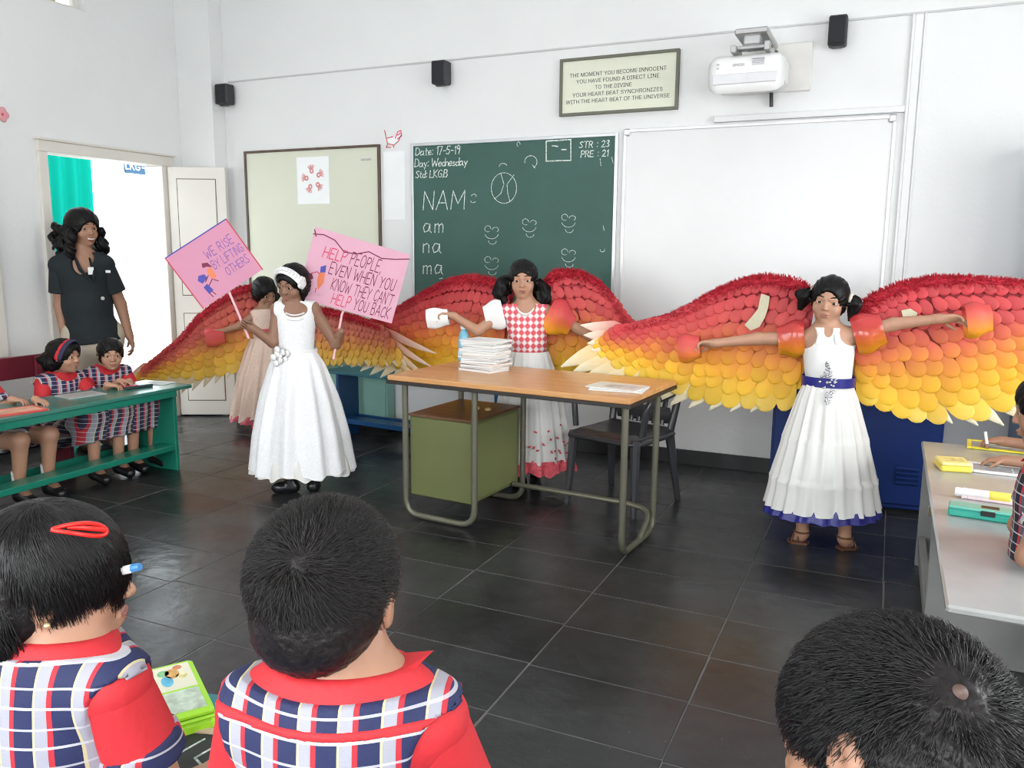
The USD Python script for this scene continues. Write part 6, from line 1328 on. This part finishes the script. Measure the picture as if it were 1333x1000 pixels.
def lap_legs(W, fwd, rgt):
    return [(np.array([*(W+rgt*d)[:2], SEAT+.065]), np.array([*(W+rgt*d*1.2+fwd*.22)[:2], SEAT+.03]), np.array([*(W+rgt*d*1.2+fwd*.22)[:2], .22]), np.array([*(W+rgt*d*1.2+fwd*.30)[:2], .16])) for d in (-.075, .075)]
HAIRB = hair_mat('soft_black_hair', (.011, .009, .009), .38)
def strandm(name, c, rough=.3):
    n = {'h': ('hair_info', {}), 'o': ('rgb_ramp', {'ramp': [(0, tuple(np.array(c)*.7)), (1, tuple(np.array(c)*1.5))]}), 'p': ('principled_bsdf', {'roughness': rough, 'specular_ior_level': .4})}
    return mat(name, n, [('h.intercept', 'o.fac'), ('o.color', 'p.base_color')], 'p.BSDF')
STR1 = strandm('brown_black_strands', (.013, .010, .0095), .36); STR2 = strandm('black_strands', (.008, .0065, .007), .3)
# boy in the middle, seen from behind
s = .196; ec = atd(421, 752, .90); fwd = rotz(math.radians(-5)) @ FWX; face = unit(rotz(math.radians(-9)) @ FWX-up*.10)
M0 = frame(face, up+RTX*.03); eye = ec+M0[:, 1]*.06*s-M0[:, 2]*.10*s
nk = atd(444, 872, .905); sc = nk-up*.028; rg = np.array([fwd[1], -fwd[0], 0]); sh = (sc-rg*.098-up*.026, sc+rg*.098-up*.026); W_ = np.array([*(sc-fwd*.0)[:2], SEAT+.17])
legs = lap_legs(W_, fwd, rg)
dz = fz+.02
t, L, M, J, B, fwd, rgt = child('boy with short cropped hair seen from behind in the middle foreground', eye, face, s, sh, fwd, W_, (sh[0]-rg*.05+fwd*.05-up*.20, sh[1]+rg*.05+fwd*.05-up*.20), (np.array([*(sh[0]+fwd*.20+rg*.10)[:2], dz+.01]), np.array([*(sh[1]+fwd*.20-rg*.10)[:2], dz+.01])), ((unit(fwd+rg*.5), -up, 1), (unit(fwd-rg*.5), -up, -1)), SKIN, legs=legs, up_=up+RTX*.03, focus=.005, h=.008, sleeve=.72)
face_parts(t, L, M, s)
def nape(f, E): E((0, -.30, -.16), (.255, .17, .17), .1)
hr = hair_cap(L, M, s, eye, front=.12, vol=.004, t=t, seed=71, h=.0045, rough=.004, m=HAIRB, extra=nape)
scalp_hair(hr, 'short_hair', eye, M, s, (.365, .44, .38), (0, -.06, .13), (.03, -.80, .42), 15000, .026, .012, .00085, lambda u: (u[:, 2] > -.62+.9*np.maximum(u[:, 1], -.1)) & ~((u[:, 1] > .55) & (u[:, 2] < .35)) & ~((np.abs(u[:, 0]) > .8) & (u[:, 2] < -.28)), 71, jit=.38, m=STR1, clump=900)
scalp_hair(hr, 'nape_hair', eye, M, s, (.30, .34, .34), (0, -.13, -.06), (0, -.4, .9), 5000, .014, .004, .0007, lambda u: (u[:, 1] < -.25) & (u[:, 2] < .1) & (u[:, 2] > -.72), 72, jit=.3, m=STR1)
part(t, 'pinafore', garment(B, ('torso', 'neck'), .013, [(J['neck']+up*.014, unit(up+fwd*.05)), (J['waist']-up*.08, -up)], .005, sub=[(J['sh'+x]+rgt*sg*.034-up*.040, (.030, .12, .070)) for x, sg in (('l', -1), ('r', 1))]), PLAID, True, world=True)
g = B.grow(.0152, ('torso', 'neck')); zz = J['neck'][2]-.010
g.cut(np.array([0, 0, zz+.0045]), up); g.cut(np.array([0, 0, zz-.0045]), -up)
for x, sg in (('l', -1), ('r', 1)): g.cutell(J['sh'+x]+rgt*sg*.034-up*.040, (.031, .12, .071), None, .004)
part(t, 'yoke_band', ease(nets(g, *g.bounds(), .003), 1), REDS, True, world=True)
collar(t, J['neck']-up*.004, fwd, rgt, .050, .034, .016, .55)
cl = J['neck']+rgt*.050+up*.026
part(t, 'collar_point', trimesh.convex.convex_hull(np.array([cl+fwd*.03, cl-fwd*.045, cl+rgt*.050+fwd*.02+up*.012, cl+fwd*.03-up*.022, cl-fwd*.04-up*.022, cl+rgt*.046+fwd*.022+up*.007])), REDS, world=True)
# girl on the left with the bob and the red clip
s = .196; ec = atd(62, 734, 1.06); face = unit(rotz(math.radians(-70)) @ FWX-up*.05); M0 = frame(face, up+FWX*.02); eye = ec+M0[:, 1]*.06*s-M0[:, 2]*.10*s
fwd = rotz(math.radians(-22)) @ FWX; rg = np.array([fwd[1], -fwd[0], 0]); nk = atd(62, 832, 1.06); sc = nk-up*.03; sh = (sc-rg*.098-up*.024, sc+rg*.112-up*.01); W_ = np.array([*(sc-fwd*.0)[:2], SEAT+.17]); legs = lap_legs(W_, fwd, rg)
t, L, M, J, B, fwd, rgt = child('girl with a black bob and a red hair clip at the lower left', eye, face, s, sh, fwd, W_, (sh[0]-rg*.05+fwd*.04-up*.20, sh[1]+rg*.035+fwd*.045-up*.21), (sh[0]+fwd*.10-up*.36, sh[1]+fwd*.13+rg*.03-up*.36), ((unit(fwd+rg*.5), -up, 1), (unit(fwd-up*.5), -rg, -1)), SKIN3, legs=legs, up_=up+FWX*.02, focus=.0034, h=.007, sleeve=.50)
face_parts(t, L, M, s)
def bobx(f, E): E((0, -.22, -.18), (.36, .34, .30), .1); E((.30, -.24, -.06), (.07, .14, .24), .08); E((-.30, -.24, -.06), (.07, .14, .24), .08)
hr = hair_cap(L, M, s, eye, front=.10, vol=.006, t=t, seed=81, h=.0045, rough=.003, m=HAIRB, extra=bobx)
mk = lambda u: ~((u[:, 1] > .62) & (u[:, 2] < .22)) & (u[:, 2] > -.55) & ~((u[:, 1] > .12) & (u[:, 2] < -.02)) & ~((np.abs(u[:, 0]) > .7) & (u[:, 1] > -.22) & (u[:, 2] < -.12))
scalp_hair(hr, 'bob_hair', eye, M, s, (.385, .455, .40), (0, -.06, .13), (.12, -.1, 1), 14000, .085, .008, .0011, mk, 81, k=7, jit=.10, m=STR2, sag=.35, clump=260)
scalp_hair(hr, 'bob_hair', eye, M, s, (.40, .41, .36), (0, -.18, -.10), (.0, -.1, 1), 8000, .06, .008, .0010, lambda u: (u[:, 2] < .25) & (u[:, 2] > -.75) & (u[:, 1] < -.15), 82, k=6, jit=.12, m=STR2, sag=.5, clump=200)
c0, c1 = L(.30, .02, .40), L(.27, .30, .36)
nx_ = unit(L(.30, .16, .42)-L(0, .0, .13)); dd = unit(c1-c0); ww = np.cross(nx_, dd); ctr = (c0+c1)/2+nx_*.016; hl = .030
loop = [ctr+dd*hl*math.cos(a)+ww*(.0075+.004*math.cos(a))*math.sin(a)-nx_*.006*math.cos(a)**2 for a in np.linspace(0, 2*PI, 30)[:-1]]
cp = part(hr, 'hair_clip', tube(loop, .0028, 8, close=True), plain('red_enamel', (.75, .02, .015), .15), True, label='shiny red snap hair clip', world=True)
part(cp, 'clip_tongue', tube([ctr+dd*hl*.9, ctr+nx_*.002, ctr-dd*hl*.5], [.0035, .003, .0015], 6, .5), LOOK['red_enamel'], True, world=True)
er = trimesh.creation.icosphere(2, .0042); er.apply_translation(L(.405, -.0, -.155)); part(t, 'earring', er, plain('gold_stud', (.75, .62, .35), .2, .7), True, world=True)
pinafore(t, B, J, fwd, rgt); collar(t, J['neck']-up*.004, fwd, rgt, .050, .026, .014, .5)
pc = atd(169, 741, 1.065); pd = unit(RTX*.8+up*.25-FWX*.15)
pn = thing('pencil', 'blue and white pencil end held at the lips of the girl with the red clip', 'pencil', pc)
part(pn, 'barrel', tube([pc-pd*.012, pc+pd*.004], .0058, 8), PAPER, 40, world=True); part(pn, 'tip', tube([pc+pd*.0042, pc+pd*.016], [.006, .005], 8), plain('blue_tip', (.06, .25, .55), .4), 40, world=True)
# child at the lower right, head bent
s = .20; ec = atd(1168, 945, .69); face = unit(rotz(math.radians(42)) @ FWX-up*.30); upv = up+RTX*.42-FWX*.0; M0 = frame(face, upv); eye = ec+M0[:, 1]*.06*s-M0[:, 2]*.10*s
fwd = rotz(math.radians(15)) @ FWX; rg = np.array([fwd[1], -fwd[0], 0]); sc = ec-up*.185+rg*.03-fwd*.02; sh = (sc-rg*.11, sc+rg*.11); W_ = np.array([*sc[:2], SEAT+.17]); legs = lap_legs(W_, fwd, rg)
t, L, M, J, B, fwd, rgt = child('child with bent head, dark spiky hair and a pale crown at the lower right', eye, face, s, sh, fwd, W_, (sh[0]-rg*.05+fwd*.05-up*.19, sh[1]+rg*.05+fwd*.05-up*.19), (np.array([*(sh[0]+fwd*.2)[:2], dz+.04]), np.array([*(sh[1]+fwd*.2)[:2], dz+.04])), ((unit(fwd+rg*.5), -up, 1), (unit(fwd-rg*.5), -up, -1)), SKIN, legs=legs, up_=upv, focus=.005, h=.008, sleeve=.65)
face_parts(t, L, M, s); hr = hair_cap(L, M, s, eye, front=.10, vol=.006, t=t, seed=91, h=.0045, rough=.006, m=HAIRB)
pole = M0.T @ unit(atd(1240, 905, .62)-ec)
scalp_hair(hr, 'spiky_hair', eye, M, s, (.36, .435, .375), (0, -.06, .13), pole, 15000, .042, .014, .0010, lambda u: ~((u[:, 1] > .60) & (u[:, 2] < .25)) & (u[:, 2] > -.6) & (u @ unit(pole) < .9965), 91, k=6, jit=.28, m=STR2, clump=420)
pinafore(t, B, J, fwd, rgt); collar(t, J['neck'], fwd, rgt, .05, .03)
SCALP = plain('pale_scalp', (.10, .06, .048), .6)
def scalp(hr, eye, M, s, pole, r):
    p = unit(pole); R = np.array([.36, .435, .375])*s+.0068; c = eye+M @ (p*R+np.array([0, -.06, .13])*s); n = unit(M @ (p/R**2)); q = lathe([(0, .0015), (r*.6, .0008), (r, -.004)], 20); q.vertices = q.vertices @ frame(unit(np.cross(n, [.3, .2, .9])), n).T+c
    part(hr, 'scalp', q, SCALP, True, world=True)
scalp(hr, eye, M, s, pole, .007)
# two pupils at the grey desk
RTOP = .578
sc = np.array([.95, 3.64, .80]); e = sc+np.array([.06, .0, .18]); fwd = np.array([-1., .05, 0]); rg = np.array([.05, 1., 0]); W_ = sc-up*.27
wr = atz(1290, 573, RTOP+.03)+np.array([.04, 0, 0]); wl = atz(1294, 598, RTOP+.02)+np.array([.04, 0, 0])
legs = [(W_+rg*d-up*.07, np.array([.60, W_[1]+d*1.1, .40]), np.array([.62, W_[1]+d*1.1, .10]), np.array([.50, W_[1]+d*1.1, .03])) for d in (-.07, .07)]
t, L, M, J, B, fwd, rgt = child('child at the right edge writing on the yellow framed slate', e, np.array([-1, .1, -.35]), .195, (sc-rg*.1, sc+rg*.1), fwd, W_, (sc-rg*.13-fwd*-.05-up*.19, sc+rg*.13+fwd*.05-up*.19), (wl, wr), ((np.array([-1, .1, -.1]), -up, 1), (np.array([-1, -.1, -.05]), -up, -1, (40, 50, 30))), SKIN, legs=legs, focus=.005, h=.009)
face_parts(t, L, M, .195); hair_cap(L, M, .195, e, front=.15, vol=.012, t=t, seed=95, h=.009); pinafore(t, B, J, fwd, rgt, m=plaid('dark_plaid', .05, .055, (.012, .014, .03), (.10, .10, .13))); collar(t, J['neck'], fwd, rgt, .046, .022)
ck = atz(1285, 578, RTOP+.02); single('chalk_stick', tube([ck, ck+np.array([-.01, .01, .05])], .006, 8), PAPER, 'white chalk stick in the hand over the yellow framed slate', 'chalk', 40)
q = atd(1362, 700, 2.22); sc = np.array([q[0], q[1], .80]); e = sc+np.array([-.02, .02, .17]); W_ = sc-up*.27
wr = np.array([.50, sc[1]+.10, RTOP+.02]); wl = np.array([.50, sc[1]-.06, RTOP+.02])
legs = [(W_+rg*d-up*.07, np.array([.62, W_[1]+d*1.1, .40]), np.array([.62, W_[1]+d*1.1, .10]), np.array([.50, W_[1]+d*1.1, .03])) for d in (-.07, .07)]
t, L, M, J, B, fwd, rgt = child('child in a dark plaid pinafore cut off by the right edge', e, np.array([-1, .25, -.15]), .195, (sc-rg*.1, sc+rg*.1), fwd, W_, (sc-rg*.14+fwd*.05-up*.19, sc+rg*.14+fwd*.05-up*.19), (wl, wr), ((np.array([-1, .1, -.1]), -up, 1), (np.array([-1, -.1, -.05]), -up, -1)), SKIN, legs=legs, focus=.005, h=.009)
face_parts(t, L, M, .195); hair_cap(L, M, .195, e, front=.15, vol=.012, t=t, seed=97, h=.009); pinafore(t, B, J, fwd, rgt, m=LOOK['dark_plaid']); collar(t, J['neck'], fwd, rgt, .046, .022)
